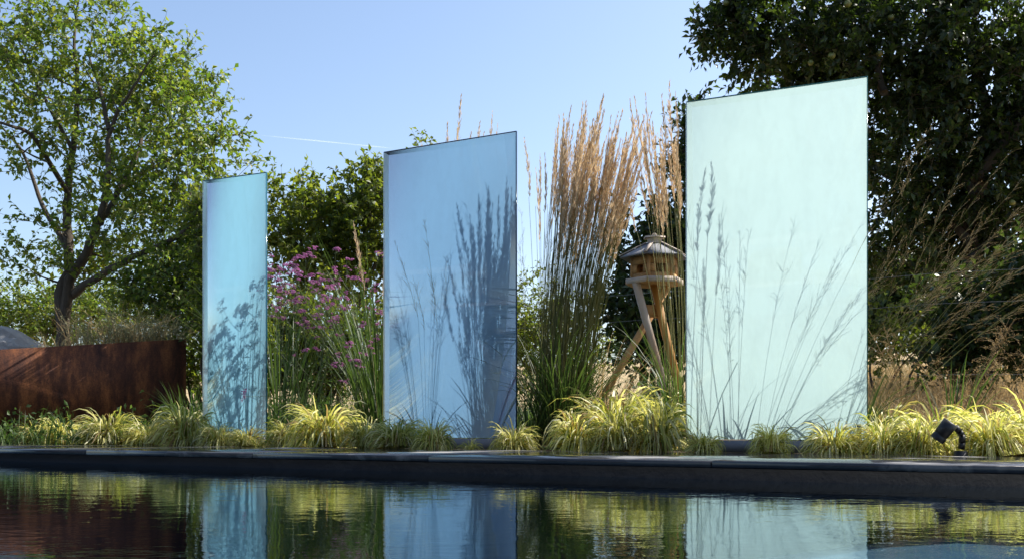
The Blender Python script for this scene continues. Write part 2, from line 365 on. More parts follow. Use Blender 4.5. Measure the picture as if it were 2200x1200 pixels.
def gloss_mat(name, col, rough=.2, metallic=0, spec=.5, trans=0):
    m, nt, out = new_mat(name)
    p = nd(nt, 'ShaderNodeBsdfPrincipled', Roughness=rough, Metallic=metallic); p.inputs['Base Color'].default_value = (*col, 1); p.inputs['Specular IOR Level'].default_value = spec
    n = nd(nt, 'ShaderNodeTexNoise', Scale=30, Detail=6); mr = nd(nt, 'ShaderNodeMapRange'); mr.inputs['To Min'].default_value = rough * .7; mr.inputs['To Max'].default_value = min(1, rough * 1.4)
    nt.links.new(n.outputs[0], mr.inputs['Value']); nt.links.new(mr.outputs[0], p.inputs['Roughness'])
    if trans:
        t = nd(nt, 'ShaderNodeBsdfTranslucent'); t.inputs[0].default_value = (*col, 1)
        mx = nd(nt, 'ShaderNodeMixShader'); mx.inputs[0].default_value = trans
        nt.links.new(p.outputs[0], mx.inputs[1]); nt.links.new(t.outputs[0], mx.inputs[2]); nt.links.new(mx.outputs[0], out.inputs[0])
    else: nt.links.new(p.outputs[0], out.inputs[0])
    return m
M['plinth'] = surf_mat('plinth_concrete', [(.17, .17, .19), (.22, .22, .24), (.27, .27, .29)], 9, (.6, .8), .2)
M['lit_edge'] = gloss_mat('lit_glass_edge', (.72, .82, .84), .15, 0, .6, .5)  # glow of light along the left edges is put into this paler colour
TOP, BOT, TK = 2.15, 0.068, 0.012
def panel(pl, pr, col, edge_col, label, tops):
    A = np.array([*pl, 0.0]); B = np.array([*pr, 0.0]); w = np.linalg.norm(B - A); d = (B - A) / w; nb = np.array([-d[1], d[0], 0])
    c = (A + B) / 2
    rz = math.atan2(d[1], d[0])
    root = empty('glass_panel', (c[0], c[1], 0), rz); tag(root, label, 'glass panel', 'coloured glass panels behind the pool')
    zc, h = (TOP + BOT) / 2, TOP - BOT
    g = MB(); g.box((0, -.001, zc), (w - .0082, TK - .002, h - .0048)); g.build('glass', glass_mat('glass_' + str(len(label)), (.985, .99, .99)), root)
    # the colour coat on the back of the glass
    f = MB(); a, b = -w / 2 + .0045, w / 2 - .0045
    f.add([[a, TK / 2, BOT + .004], [b, TK / 2, BOT + .004], [b, TK / 2, TOP - .0045], [a, TK / 2, TOP - .0045]], [(0, 1, 2, 3)])
    f.build('colour_film', film_mat('film_' + str(len(label)), col), root)
    em = gloss_mat('glass_edge_' + str(len(label)), edge_col, .12, 0, .6, .55)
    for sx in (-1, 1):
        e = MB(); e.box((sx * (w / 2 - .002), 0, zc), (.004, TK + .001, h)); e.build('glass_edge', em if sx > 0 else M['lit_edge'], root)
    e = MB(); e.box((0, 0, TOP - .002), (w - .009, TK + .001, .004)); e.build('glass_edge', em, root)
    p = MB(); p.box((0, 0, .03), (w - .10, .10, .072)); p.build('plinth', M['plinth'], root)
    return root, w
gp1, w1 = panel((-2.52, 8.355), (-1.934, 8.073), (.25, .53, .69), (.06, .24, .34), 'narrow sky-blue glass panel beside the purple flowers', None)
gp2, w2 = panel((-.9355, 7.483), (.0316, 6.948), (.17, .335, .54), (.04, .10, .20), 'mid-blue glass panel standing between the other two panels', None)
gp3, w3 = panel((1.0747, 6.322), (2.035, 5.859), (.53, .72, .72), (.08, .25, .25), 'wide pale mint glass panel right of the bird feeder', None)
# small black sticker with pale marks at the lower right of the mint panel
M['sticker'] = gloss_mat('sticker', (.012, .014, .016), .4); M['sticker_print'] = gloss_mat('sticker_print', (.6, .68, .68), .5)
st = MB(); st.box((w3 / 2 - .046, -TK / 2 - .0010, .112), (.024, .0014, .10)); sto = st.build('sticker', M['sticker'], gp3)
for i, z in enumerate((.152, .143, .126, .112, .098, .084, .072)):
    q = MB(); q.box((w3 / 2 - .046 + (.002 if i % 2 else -.001), -TK / 2 - .0020, z), (.012 if i % 3 else .007, .0008, .004)); q.build('sticker_mark', M['sticker_print'], sto)

# ------------------------------------------------------------------ corten planter
def corten():
    m, nt, out = new_mat('corten')
    ge = nd(nt, 'ShaderNodeTexCoord'); mp = nd(nt, 'ShaderNodeMapping'); mp.inputs['Scale'].default_value = (1, 1, .35); nt.links.new(ge.outputs['Object'], mp.inputs[0])
    n1 = nd(nt, 'ShaderNodeTexNoise', Scale=7, Detail=10, Roughness=.7); nt.links.new(mp.outputs[0], n1.inputs[0])
    n2 = nd(nt, 'ShaderNodeTexNoise', Scale=90, Detail=4); nt.links.new(ge.outputs['Object'], n2.inputs[0])
    r = ramp(nt, [(.35, (.030, .011, .008)), (.5, (.10, .034, .015)), (.62, (.24, .085, .030))]); nt.links.new(n1.outputs[0], r.inputs[0])
    p = nd(nt, 'ShaderNodeBsdfPrincipled', Roughness=.75); p.inputs['Specular IOR Level'].default_value = .3; 
    m2 = nd(nt, 'ShaderNodeMapping'); m2.inputs['Scale'].default_value = (14, 14, .5); nt.links.new(ge.outputs['Object'], m2.inputs[0])
    n3 = nd(nt, 'ShaderNodeTexNoise', Scale=2.0, Detail=5); nt.links.new(m2.outputs[0], n3.inputs[0])
    r3 = ramp(nt, [(.3, (.82, .8, .8)), (.7, (1.12, 1.1, 1.1))]); nt.links.new(n3.outputs[0], r3.inputs[0])
    r4 = ramp(nt, [(.35, (.7, .7, .7)), (.65, (1.2, 1.2, 1.2))]); nt.links.new(n2.outputs[0], r4.inputs[0])
    a1 = nd(nt, 'ShaderNodeMixRGB', blend_type='MULTIPLY'); a1.inputs[0].default_value = 1; nt.links.new(r.outputs[0], a1.inputs[1]); nt.links.new(r3.outputs[0], a1.inputs[2])
    a2 = nd(nt, 'ShaderNodeMixRGB', blend_type='MULTIPLY'); a2.inputs[0].default_value = 1; nt.links.new(a1.outputs[0], a2.inputs[1]); nt.links.new(r4.outputs[0], a2.inputs[2])
    nt.links.new(a2.outputs[0], p.inputs['Base Color'])
    b = nd(nt, 'ShaderNodeBump', Strength=.4, Distance=.003); nt.links.new(n2.outputs[0], b.inputs['Height']); nt.links.new(b.outputs[0], p.inputs['Normal'])
    nt.links.new(p.outputs[0], out.inputs[0]); return m
M['corten'] = corten()
pa, pb = np.array([-5.83, 8.71]), np.array([-3.23, 10.15])       # foot line of the front face
pd = (pb - pa) / np.linalg.norm(pb - pa); pn = np.array([-pd[1], pd[0]])   # pn points away from the camera
def ptop(q): return .851 + (q - .444) * (1.017 - .851) / (1 - .444)
planter = tag(empty('steel_planter', (pa[0], pa[1], 0)), 'rusty brown steel planter with dry grasses growing out of its top', 'planter')
O = np.array([pa[0], pa[1], 0])
def prism(q0, q1, off0, off1, z0, z1a, z1b):
    m = MB(); L = np.linalg.norm(pb - pa); v = []
    for q, zt in ((q0, z1a), (q1, z1b)):
        for off in (off0, off1):
            b = pa + pd * L * q + pn * off; v += [[b[0], b[1], z0], [b[0], b[1], zt]]
    m.add(v, [(0, 4, 5, 1), (2, 3, 7, 6), (0, 1, 3, 2), (4, 6, 7, 5), (1, 5, 7, 3), (0, 2, 6, 4)]); return m
prism(0, 1, 0, .012, .09, ptop(0), ptop(1)).build('front_plate', M['corten'], planter, O)
prism(0, 1, 1.3, 1.312, .09, ptop(0), ptop(1)).build('back_plate', M['corten'], planter, O)
prism(.9962, 1, .013, 1.299, .09, ptop(1) - .001, ptop(1) - .001).build('end_plate', M['corten'], planter, O)
prism(0, .0038, .013, 1.299, .09, ptop(0) - .001, ptop(0) - .001).build('end_plate', M['corten'], planter, O)
prism(.005, .995, .014, 1.298, .10, ptop(0) - .05, ptop(1) - .05).build('soil', surf_mat('soil', [(.03, .024, .018), (.07, .055, .04), (.11, .09, .065)], 15, (.9, 1), 1.0, spec=.1), planter, O)
for q in (.3, .7):
    b = pa + pd * np.linalg.norm(pb - pa) * q + pn * .65
    m = MB(); m.box((b[0], b[1], .045), (.2, .9, .088), [[pd[0], pn[0], 0], [pd[1], pn[1], 0], [0, 0, 1]]); m.build('foot', M['corten'], planter, O)

# boulder left behind the planter
M['rock'] = surf_mat('rock', [(.20, .20, .20), (.34, .34, .34), (.48, .47, .45)], 5, (.8, .95), .8, detail=10, bdist=.03)
def boulder(name, c, r, seed, label):
    rg = np.random.default_rng(seed); import bmesh
    bm = bmesh.new(); bmesh.ops.create_icosphere(bm, subdivisions=4, radius=1)
    dirs = rdir(16, rg); offs = U(.62, .95, 16, rg)
    for v in bm.verts:
        p = np.array(v.co); s = 1.0
        for d_, o_ in zip(dirs, offs):
            t = p @ d_
            if t > o_: p = p - d_ * (t - o_) * .85
        p = p * (1 + .03 * math.sin(9 * p[0] + 4 * p[1]) + .025 * math.sin(17 * p[2] + 6 * p[0]))
        v.co = Vector((p * np.array(r)).tolist())
    me = bpy.data.meshes.new(name); bm.to_mesh(me); bm.free(); me.materials.append(M['rock'])
    o = bpy.data.objects.new(name, me); o.location = c; link(o); tag(o, label, 'boulder'); return o
boulder('boulder', P(10, 770, 11.2), (.62, .7, .40), 3, 'pale grey boulder behind the rusty planter at the left edge')

# ------------------------------------------------------------------ trees and shrubs
def grow(name, label, cat, base, limbs, blobs, ncl, leafmat, barkmat, leafL, twigs=5, lpt=9, twigL=.28, seed=1, group=None, upb=.35, aspect=.55, r_branch=.022, trunk_n=8, droop=.2, minz=None):
    rg = np.random.default_rng(seed)
    base = np.asarray(base, float)
    root = tag(empty(name, base), label, cat, group)
    tm = MB(); nodes = []; nr = []
    for pts, r0, r1 in limbs:
        pts = np.array(pts, float)
        # Catmull-Rom style refinement with a little wobble
        t = np.linspace(0, len(pts) - 1, (len(pts) - 1) * 5 + 1)
        seg = np.minimum(t.astype(int), len(pts) - 2); fr = (t - seg)[:, None]
        p0 = pts[np.maximum(seg - 1, 0)]; p1 = pts[seg]; p2 = pts[seg + 1]; p3 = pts[np.minimum(seg + 2, len(pts) - 1)]
        c = .5 * ((2 * p1) + (-p0 + p2) * fr + (2 * p0 - 5 * p1 + 4 * p2 - p3) * fr ** 2 + (-p0 + 3 * p1 - 3 * p2 + p3) * fr ** 3)
        rr = r0 + (r1 - r0) * np.linspace(0, 1, len(c)) ** .8
        c[1:] += rg.normal(size=(len(c) - 1, 3)) * rr[1:, None] * .25
        tm.tube(c, rr, trunk_n); nodes += list(c[2:]); nr += list(rr[2:])
    tm.build('trunk', barkmat, root, base, True)
    # clusters inside the blobs
    wts = np.array([b[2] if len(b) > 2 else 1 for b in blobs], float)
    vol = np.array([np.prod(b[1]) ** (2 / 3) for b in blobs]) * wts; vol /= vol.sum()
    pick = rg.choice(len(blobs), ncl, p=vol)
    q = rdir(ncl, rg) * (rg.random((ncl, 1)) ** (1 / 2.6))
    C = np.array([blobs[i][0] for i in pick]) + q * np.array([blobs[i][1] for i in pick])
    if minz is not None: C[:, 2] = np.maximum(C[:, 2], minz)
    nodes = np.array(nodes); nr = np.array(nr)
    N = np.zeros((len(nodes) + ncl * 3, 3)); NR = np.zeros(len(N)); n = len(nodes); N[:n] = nodes; NR[:n] = nr
    d0 = np.array([np.min(np.linalg.norm(nodes - c, axis=1)) for c in C])
    bm_ = MB(); ends = []
    for i in np.argsort(d0):
        c = C[i]; dv = N[:n] - c; dist = np.linalg.norm(dv, axis=1) + np.maximum(dv[:, 2], 0) * .9
        j = int(np.argmin(dist)); a = N[j]; L = np.linalg.norm(c - a)
        r0 = min(NR[j] * .6, r_branch * (0.35 + L))
        r0 = max(r0, .0035)
        mid = (a + c) / 2 + rg.normal(size=3) * L * .10 + np.array([0, 0, -L * .05])
        t = np.linspace(0, 1, 5)[:, None]
        crv = a * (1 - t) ** 2 + 2 * mid * t * (1 - t) + c * t ** 2
        rr = np.linspace(r0, max(.0025, r0 * .35), 5)
        bm_.tube(crv, rr, 5 if r0 > .008 else 3, False)
        N[n:n + 3] = crv[[2, 3, 4]]; NR[n:n + 3] = rr[[2, 3, 4]]; n += 3
        ends.append((c, (c - a) / (L + 1e-6)))
    tag(bm_.build('branches', barkmat, root, base), kind='stuff')
    E = np.array([e[0] for e in ends]); ED = np.array([e[1] for e in ends])
    nt_ = len(E) * twigs
    tb = np.repeat(E, twigs, 0) + rg.normal(size=(nt_, 3)) * .02
    td = np.repeat(ED, twigs, 0) * .6 + rdir(nt_, rg) + np.array([0, 0, upb]); td /= np.linalg.norm(td, axis=1)[:, None]
    az = np.arctan2(td[:, 1], td[:, 0]); el = np.arcsin(td[:, 2])
    TL = U(.5, 1.25, nt_, rg) * twigL
    pts, tg = curves(tb, az, el, U(-.2, .8, nt_, rg), TL, 4, .3, rg)
    tw = MB(); tubes(tw, pts, tg, np.full(nt_, .0028), [1, .9, .75, .6, .4]); tag(tw.build('twigs', barkmat, root, base), kind='stuff')
    # leaves along the twigs
    nl = nt_ * lpt
    ti = np.repeat(np.arange(nt_), lpt); s = np.tile((np.arange(lpt) + .7) / lpt, nt_) + U(-.06, .06, nl, rg); s = np.clip(s, .05, 1) * 4
    k = np.minimum(s.astype(int), 3); fr = (s - k)[:, None]
    lp = pts[ti, k] * (1 - fr) + pts[ti, k + 1] * fr
    ld = tg[ti, k + 1] * .55 + rdir(nl, rg) * .85 + np.array([0, 0, -droop])
    nrm = rdir(nl, rg) * .75 + np.array([0, 0, .8])
    LL = U(.6, 1.15, nl, rg) * leafL
    cm = MB(); leaves(cm, lp, ld, nrm, LL, LL * aspect * U(.85, 1.15, nl, rg))
    cm.build('crown', leafmat, root, base)
    return root, E
def blob(x, y, Y, rx, ry, dY, w=1.0):
    return (P(x, y, Y), np.array([rx / F * Y, dY, ry / F * Y]), w)

# left tree, limbs traced from the photograph at its own distance
YT = 12.0
def T(lst, Y=YT): return [P(a, b, Y + (c[0] if c else 0)) for a, b, *c in lst]
base = P(130, 760, YT); base[2] = ground_z(base[0], base[1]) - .05
limbs = [
 ([base] + T([(132, 660), (150, 560, .1), (146, 440, .3), (155, 320, .2), (168, 190), (160, 80, .3), (175, -40, .3)]), .095, .008),
 ([base + [.05, .1, 0]] + T([(140, 650), (175, 560, -.2), (215, 470, -.5), (232, 380, -.6), (238, 280, -.6), (285, 190, -.9), (330, 120, -1.1)]), .085, .006),
 (T([(142, 640), (215, 590, -.3), (300, 545, -.7), (380, 510, -1.0), (440, 450, -1.2), (520, 390, -1.3)]), .055, .012),
 (T([(215, 480, -.5), (262, 400, -.2), (305, 300, .2), (318, 230, .5), (400, 170, .8)]), .045, .010),
 (T([(236, 280, -.6), (215, 190, -.2), (190, 120, .3)]), .035, .010),
 (T([(150, 540, .1), (90, 440, .6), (50, 330, .9), (-10, 260, 1.2)]), .04, .010),
 (T([(148, 420, .3), (75, 300, -.4), (20, 270, -.8), (-60, 250, -1)]), .035, .010),
 (T([(262, 400, -.2), (350, 350, 0), (450, 300, .2), (540, 285, .4)]), .03, .008),
 (T([(155, 320, .2), (80, 180, .3), (40, 90, .5)]), .03, .010)]
blobs = [blob(170, 110, 12, 150, 130, .9), blob(60, 210, 12, 120, 160, .9, .8), blob(300, 190, 12, 120, 110, .9), blob(250, 330, 11.8, 170, 120, 1.0),
 blob(390, 260, 11.6, 110, 90, .8), blob(480, 340, 11.5, 90, 60, .6), blob(370, 420, 11.6, 150, 90, .9), blob(120, 420, 12, 90, 110, .9, .6), blob(60, 560, 12, 60, 90, .6, .45),
 blob(300, 500, 11.8, 130, 70, .9), blob(180, 560, 12.2, 90, 70, .8, .8), blob(420, 520, 11.6, 80, 70, .7), blob(20, 40, 12, 60, 90, .8, .5), blob(340, 100, 11.6, 40, 60, .5), blob(545, 305, 11.7, 40, 40, .3, .6), blob(400, 170, 11.8, 60, 50, .5, .7), blob(-100, 150, 12, 120, 200, 1, .7)]
grow('broadleaf_tree', 'multi-stemmed green tree with open crown behind the rusty planter', 'tree', base, limbs, blobs, 500, M['tree_leaf'], M['bark'], .080, 5, 9, .33, 5)

# right apple tree, dark against the light
YA = 12.6
base = P(2080, 760, YA); base[2] = ground_z(base[0], base[1]) - .05
limbs = [
 ([base] + T([(2085, 700, .4), (2075, 600, .5), (2090, 480, .4), (2100, 380)], YA), .12, .09),
 (T([(2095, 420), (2010, 300, .4), (1900, 200, .4), (1780, 110, .3), (1640, 70, .1), (1530, 60, 0)], YA), .06, .006),
 (T([(2100, 390), (2120, 250, .4), (2090, 100, .6), (2110, -80, .8)], YA), .10, .02),
 (T([(2100, 380), (2200, 260, -.3), (2330, 130, -.5), (2420, 0, -.6)], YA), .09, .02),
 (T([(2085, 520), (1990, 430, .5), (1880, 360, .8), (1760, 260, .9)], YA), .06, .012),
 (T([(2080, 560), (2180, 480, .4), (2290, 440, .7)], YA), .06, .012),
 (T([(1900, 200, -.4), (1860, 60, 0), (1800, -60, .2)], YA), .05, .012)]
blobs = [blob(1640, 60, 12.4, 130, 70, .7), blob(1770, 90, 12.4, 150, 120, .9), blob(1930, 110, 12.6, 180, 160, 1.2), blob(2110, 120, 12.6, 180, 190, 1.3), blob(2300, 150, 12.8, 180, 220, 1.2, .8),
 blob(1740, 200, 13.2, 120, 90, .7, .9), blob(1960, 330, 12.9, 140, 140, 1.1), blob(2120, 380, 12.9, 150, 150, 1.2), blob(2300, 400, 12.9, 140, 160, 1.1, .7), blob(1960, 520, 13.1, 110, 110, .9), blob(2110, 540, 13.2, 130, 120, 1.0),
 blob(1900, -60, 12.6, 350, 90, 1.0, .6), blob(1590, 10, 12.5, 60, 50, .4, .7), blob(1530, 65, 12.5, 60, 30, .3, .6), blob(1610, 150, 12.6, 60, 90, .4, .5), blob(2180, 560, 12.4, 50, 60, .3, .5)]
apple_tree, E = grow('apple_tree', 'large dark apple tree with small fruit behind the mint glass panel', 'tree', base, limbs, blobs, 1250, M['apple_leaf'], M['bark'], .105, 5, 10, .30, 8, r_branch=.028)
# apples hang on it as parts
def fruit_mesh():
    m = MB(); n, k = 8, 6; v = []; 
    for i in range(k + 1):
        a = math.pi * i / k; r = math.sin(a) * (1 + .12 * math.cos(a)); z = math.cos(a) * .88 - (.18 if i == 0 else 0) + (.10 if i == k else 0)
        for j in range(n): v.append([r * math.cos(2 * math.pi * j / n), r * math.sin(2 * math.pi * j / n), z])
    f = [(i * n + j, (i + 1) * n + j, (i + 1) * n + (j + 1) % n, i * n + (j + 1) % n) for i in range(k) for j in range(n)]
    m.add(v, f)
    return m.mesh('apple', surf_mat('apple_skin', [(.09, .12, .02), (.15, .16, .035), (.20, .07, .035)], 1.2, (.3, .4), .05, spec=.5), True)
am = fruit_mesh(); rg = np.random.default_rng(21)
Ef = E[(E[:, 1] < 12.9)]
for c in Ef[rg.choice(len(Ef), 60, replace=False)]:
    o = link(bpy.data.objects.new('apple', am), apple_tree)
    p = c - base + np.array([rg.normal() * .08, -.12, -.12]); o.location = p; s = U(.034, .046, 1, rg)[0]; o.scale = (s, s, s); o.rotation_euler = (rg.random() * .6, rg.random() * .6, rg.random() * 6)

def auto_shrub(name, label, cat, foot_xy, blobs, ncl, mat, leafL, seed, nst=5, r0=.03, **kw):
    rg = np.random.default_rng(seed)
    base = np.array([foot_xy[0], foot_xy[1], ground_z(foot_xy[0], foot_xy[1]) - .03])
    limbs = []
    for i in range(nst):
        b = blobs[i % len(blobs)]; end = b[0] + rdir(1, rg)[0] * b[1] * .3
        st_ = base + np.array([rg.normal() * .08, rg.normal() * .08, 0])
        mid = st_ * .55 + end * .45 + np.array([rg.normal() * .1, rg.normal() * .1, .1])
        limbs.append(([st_, mid, end], r0, r0 * .35))
    return grow(name, label, cat, base, limbs, blobs, ncl, mat, M['bark'], leafL, seed=seed, trunk_n=6, r_branch=.014, **kw)
def foot(x, Y): p = P(x, 900, Y); return (p[0], p[1])
G = 'shrubs beyond the planting bed'
auto_shrub('fruit_tree', 'green fruit tree with upright shoots behind the purple flowers', 'tree', foot(700, 13.5),
  [blob(650, 480, 13.5, 90, 80, .7), blob(760, 470, 13.5, 90, 90, .7), blob(820, 400, 13.5, 60, 60, .5), blob(690, 400, 13.5, 25, 60, .2, .4), blob(600, 430, 13.5, 50, 70, .5, .6), blob(700, 600, 13.5, 140, 90, .8), blob(840, 540, 13.6, 90, 90, .6), blob(920, 330, 13.6, 40, 40, .3, .3)], 300, M['shrub_leaf'], .095, 31, 8, .045, group=G, twigL=.32)
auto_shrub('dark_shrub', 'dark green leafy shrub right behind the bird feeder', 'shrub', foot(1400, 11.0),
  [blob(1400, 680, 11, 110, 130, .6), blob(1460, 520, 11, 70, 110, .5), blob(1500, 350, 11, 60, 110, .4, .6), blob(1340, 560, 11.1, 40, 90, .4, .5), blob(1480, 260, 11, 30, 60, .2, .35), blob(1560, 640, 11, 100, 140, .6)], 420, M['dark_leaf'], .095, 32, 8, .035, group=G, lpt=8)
auto_shrub('light_shrub', 'light green shrub in the gap right of the mid-blue panel', 'shrub', foot(1150, 14),
  [blob(1150, 700, 14, 70, 110, .7), blob(1100, 760, 14, 100, 120, .7), blob(1230, 740, 14, 90, 110, .6)], 260, M['shrub_leaf'], .06, 33, 6, .03, group=G)
auto_shrub('light_shrub', 'yellow-green bush behind the stems of the purple flowers', 'shrub', foot(680, 11.5),
  [blob(690, 760, 11.5, 110, 110, .6), blob(600, 740, 11.5, 70, 120, .5), blob(800, 760, 11.6, 80, 110, .5)], 300, M['shrub_leaf'], .06, 34, 6, .03, group=G)
auto_shrub('hedge_bush', 'bright green bush filling the gap left of the narrow panel', 'shrub', foot(430, 11),
  [blob(400, 600, 11.2, 90, 90, .5), blob(430, 740, 11, 80, 110, .5), blob(330, 640, 11.4, 90, 70, .5), blob(480, 600, 11.2, 70, 140, .5)], 330, M['tree_leaf'], .065, 35, 7, .03, group=G)
auto_shrub('hedge_bush', 'leafy bush added to shade the planter, between its end and the narrow panel', 'shrub', foot(480, 10.2),  # added to cast shade on the planter front, mostly hidden by the panel
  [blob(490, 640, 10.2, 60, 140, .25), blob(470, 490, 10.2, 60, 90, .25), blob(465, 720, 10.2, 35, 130, .2, .7), blob(510, 740, 10.2, 50, 100, .2, .7)], 230, M['shrub_leaf'], .06, 40, 6, .02, group=G)
auto_shrub('hedge_bush', 'low sunlit bush at the left edge behind the boulder', 'shrub', foot(60, 19),
  [blob(20, 680, 19, 110, 70, .9), blob(130, 690, 19, 100, 70, .9), blob(220, 690, 19.5, 100, 60, .9), blob(-90, 670, 19, 90, 80, .9)], 330, M['tree_leaf'], .09, 36, 6, .03, group=G, twigL=.35)
auto_shrub('dark_shrub', 'dark broad-leaved shrub in the dry meadow by the wire fence', 'shrub', foot(2080, 9.6),
  [blob(2090, 740, 9.6, 75, 80, .35), blob(2060, 660, 9.7, 60, 60, .3, .6), blob(2020, 790, 9.6, 40, 40, .3, .5)], 110, M['dark_leaf'], .10, 37, 5, .02, group=G, lpt=7, twigs=4)
auto_shrub('light_shrub', 'small light green shrub beside the right edge of the mint panel', 'shrub', foot(1920, 10.4),
  [blob(1915, 740, 10.4, 55, 45, .3), blob(1990, 745, 10.5, 50, 40, .3), blob(1880, 700, 10.5, 40, 60, .3, .6)], 60, M['shrub_leaf'], .07, 38, 5, .018, group=G, lpt=7, twigs=4)
auto_shrub('dark_shrub', 'dark shrub cut by the right edge of the picture', 'shrub', foot(2230, 9.3),
  [blob(2220, 700, 9.3, 45, 120, .3), blob(2250, 560, 9.3, 60, 60, .3)], 130, M['dark_leaf'], .10, 39, 5, .02, group=G, lpt=7, twigs=4)
for i, (x, Y, rx, ry, lab) in enumerate([(2000, 34, 190, 75, 'dark distant tree beyond the field right of the mint panel'), (2260, 36, 160, 90, 'dark distant tree at the right end of the field'), (1720, 38, 180, 70, 'distant tree hidden mostly by the mint panel')]):
    auto_shrub('distant_tree', lab, 'tree', foot(x, Y), [blob(x, 640, Y, rx, ry, 2.0), blob(x - rx * .5, 670, Y, rx * .6, ry * .6, 1.6)], 260, M['dark_leaf'], .3, 60 + i, 5, .12, group='trees beyond the field', twigL=.9)

# ------------------------------------------------------------------ wire fence
M['wire'] = gloss_mat('wire', (.18, .19, .2), .45, .8); M['post'] = M['bark']
fence = tag(empty('wire_fence', rowp(0, 2.6)), 'thin wire fence running behind the plants along the field', 'fence'); O = rowp(0, 2.6)
for z in (1.36, 1.12, .56):
    p = np.array([rowp(s, 2.6, z - .02 * math.sin((s % 2.4) / 2.4 * math.pi)) for s in np.linspace(-7, 5, 41)])
    m = MB(); m.tube(p, .0014, 4); m.build('wire', M['wire'], fence, O)
for s in (-4.1, -1.65, 1.42, 3.3):
    m = MB(); m.tube([rowp(s, 2.63, -.1), rowp(s, 2.63, .6), rowp(s + .01, 2.63, 1.45)], [.035, .034, .03], 8); m.build('post', M['post'], fence, O)

# ------------------------------------------------------------------ ornamental grasses
def tuft_mesh(seed, nb, spread=1.0):
    rg = np.random.default_rng(seed); m = MB()
    r = np.sqrt(rg.random(nb)) * .28; th = rg.random(nb) * 2 * math.pi
    b = np.stack([r * np.cos(th), r * np.sin(th), np.zeros(nb)], -1)
    az = th + rg.normal(size=nb) * .8
    el = U(.6, 1.45, nb, rg) - r * .8
    L = U(.85, 1.45, nb, rg); bend = U(1.3, 3.1, nb, rg) * (L / 1.25)
    pts, tg = curves(b, az, el, bend, L, 6, .25, rg, .9)
    pts[..., 2] = np.maximum(pts[..., 2], .01)
    ribbons(m, pts, tg, U(.030, .056, nb, rg), [.55, .9, 1, .95, .8, .5, .05], .9, rg)
    h = np.percentile(pts[..., 2].max(1), 90); w = np.percentile(np.hypot(pts[:, -1, 0], pts[:, -1, 1]), 88)
    m.v = [q / np.array([w, w, h]) for q in m.v]
    return m.mesh('tuft', M['gold_grass'])
tms = [tuft_mesh(100 + i, 360 + 40 * (i % 3)) for i in range(6)]; tsp = [tuft_mesh(120 + i, 90) for i in range(2)]
TG = 'golden grass tufts along the pool edge'
tufts = [ # x, perp behind row, width px, height px, variant, label
 (75, -.30, 120, 55, 0, 'small dim grass tuft at the far left of the pool edge'),
 (130, -.28, 140, 72, 1, 'small shaded grass tuft under the left part of the rusty planter'),
 (235, -.30, 190, 92, 2, 'spiky grass tuft in front of the middle of the rusty planter'),
 (320, -.25, 150, 70, 3, 'drooping grass tuft in front of the right end of the rusty planter'),
 (395, -.22, 200, 108, 4, 'bright golden grass tuft just left of the narrow sky-blue panel'),
 (470, -.32, 130, 62, 5, 'grass tuft at the left foot of the narrow sky-blue panel'),
 (530, -.30, 110, 55, 0, 'low grass tuft at the right foot of the narrow sky-blue panel'),
 (620, -.20, 130, 78, 1, 'grass tuft directly right of the narrow sky-blue panel'),
 (700, -.24, 240, 120, 2, 'large rounded grass tuft below the purple flowers'),
 (780, -.26, 150, 85, 3, 'grass tuft touching the left edge of the mid-blue panel'),
 (850, -.32, 170, 80, 4, 'dense grass tuft at the left foot of the mid-blue panel'),
 (930, -.32, 130, 78, 5, 'dense grass tuft below the middle of the mid-blue panel'),
 (1105, -.30, 150, 72, 0, 'airy golden grass tuft at the right foot of the mid-blue panel'),
 (1235, -.22, 180, 112, 1, 'golden grass tuft at the base of the tall tan plumes'),
 (1330, .15, 260, 165, 2, 'tall golden grass mound between the plumes and the bird feeder'),
 (1330, -.24, 200, 120, 3, 'golden grass tuft by the pool midway between the two wide panels'),
 (1425, -.18, 200, 150, 4, 'golden grass mound in front of the bird feeder legs'),
 (1400, .45, 220, 150, 5, 'golden grass mound around the feet of the bird feeder'),
 (1510, -.34, 120, 58, 0, 'small green grass tuft at the left foot of the mint panel'),
 (1655, -.36, 130, 80, 1, 'upright green grass tuft below the middle of the mint panel'),
 (1790, -.34, 180, 88, 2, 'yellow grass tuft at the right foot of the mint panel'),
 (1900, -.24, 190, 105, 3, 'yellow grass tuft just right of the mint panel sticker'),
 (1975, -.26, 190, 110, 4, 'bright yellow grass tuft left of the black spotlight'),
 (2140, -.28, 230, 125, 5, 'olive grass tuft right of the black spotlight'),
 (1900, .35, 200, 130, 1, 'bright grass mound behind the right edge of the mint panel'),
 (2020, .25, 230, 120, 0, 'bright yellow grass mound behind the black spotlight'),
 (2120, .45, 230, 120, 2, 'bright grass mound in the back at the right'),
 (2215, .15, 230, 140, 3, 'golden grass mound at the right edge of the picture')]
def place_tuft(x, b, w, h, me, label, seed):
    b = b + .06; Y = row_Y(x, b); X = (x - 1100) / F * Y; w *= .84 if b < 0 else 1
    o = bpy.data.objects.new('grass_tuft', me); o.location = (X, Y, -.012)
    base_y = HOR + CAM_Z / Y * F
    o.scale = (w / 2 / F * Y, w / 2 / F * Y, h * .66 / F * Y)
    o.rotation_euler = (.14 * math.sin(seed * 3.1), .14 * math.cos(seed * 5.3), (seed * 2.399) % 6.283)
    link(o); tag(o, label, 'grass tuft', TG)
for i, (x, b, w, h, v, lab) in enumerate(tufts): place_tuft(x, b, w, h, tms[v], lab, i)
place_tuft(1010, -.34, 80, 34, tsp[0], 'few thin curled blades below the right half of the mid-blue panel', 41)
place_tuft(555, -.33, 90, 40, tsp[1], 'few thin brownish blades at the right corner of the narrow panel', 42)

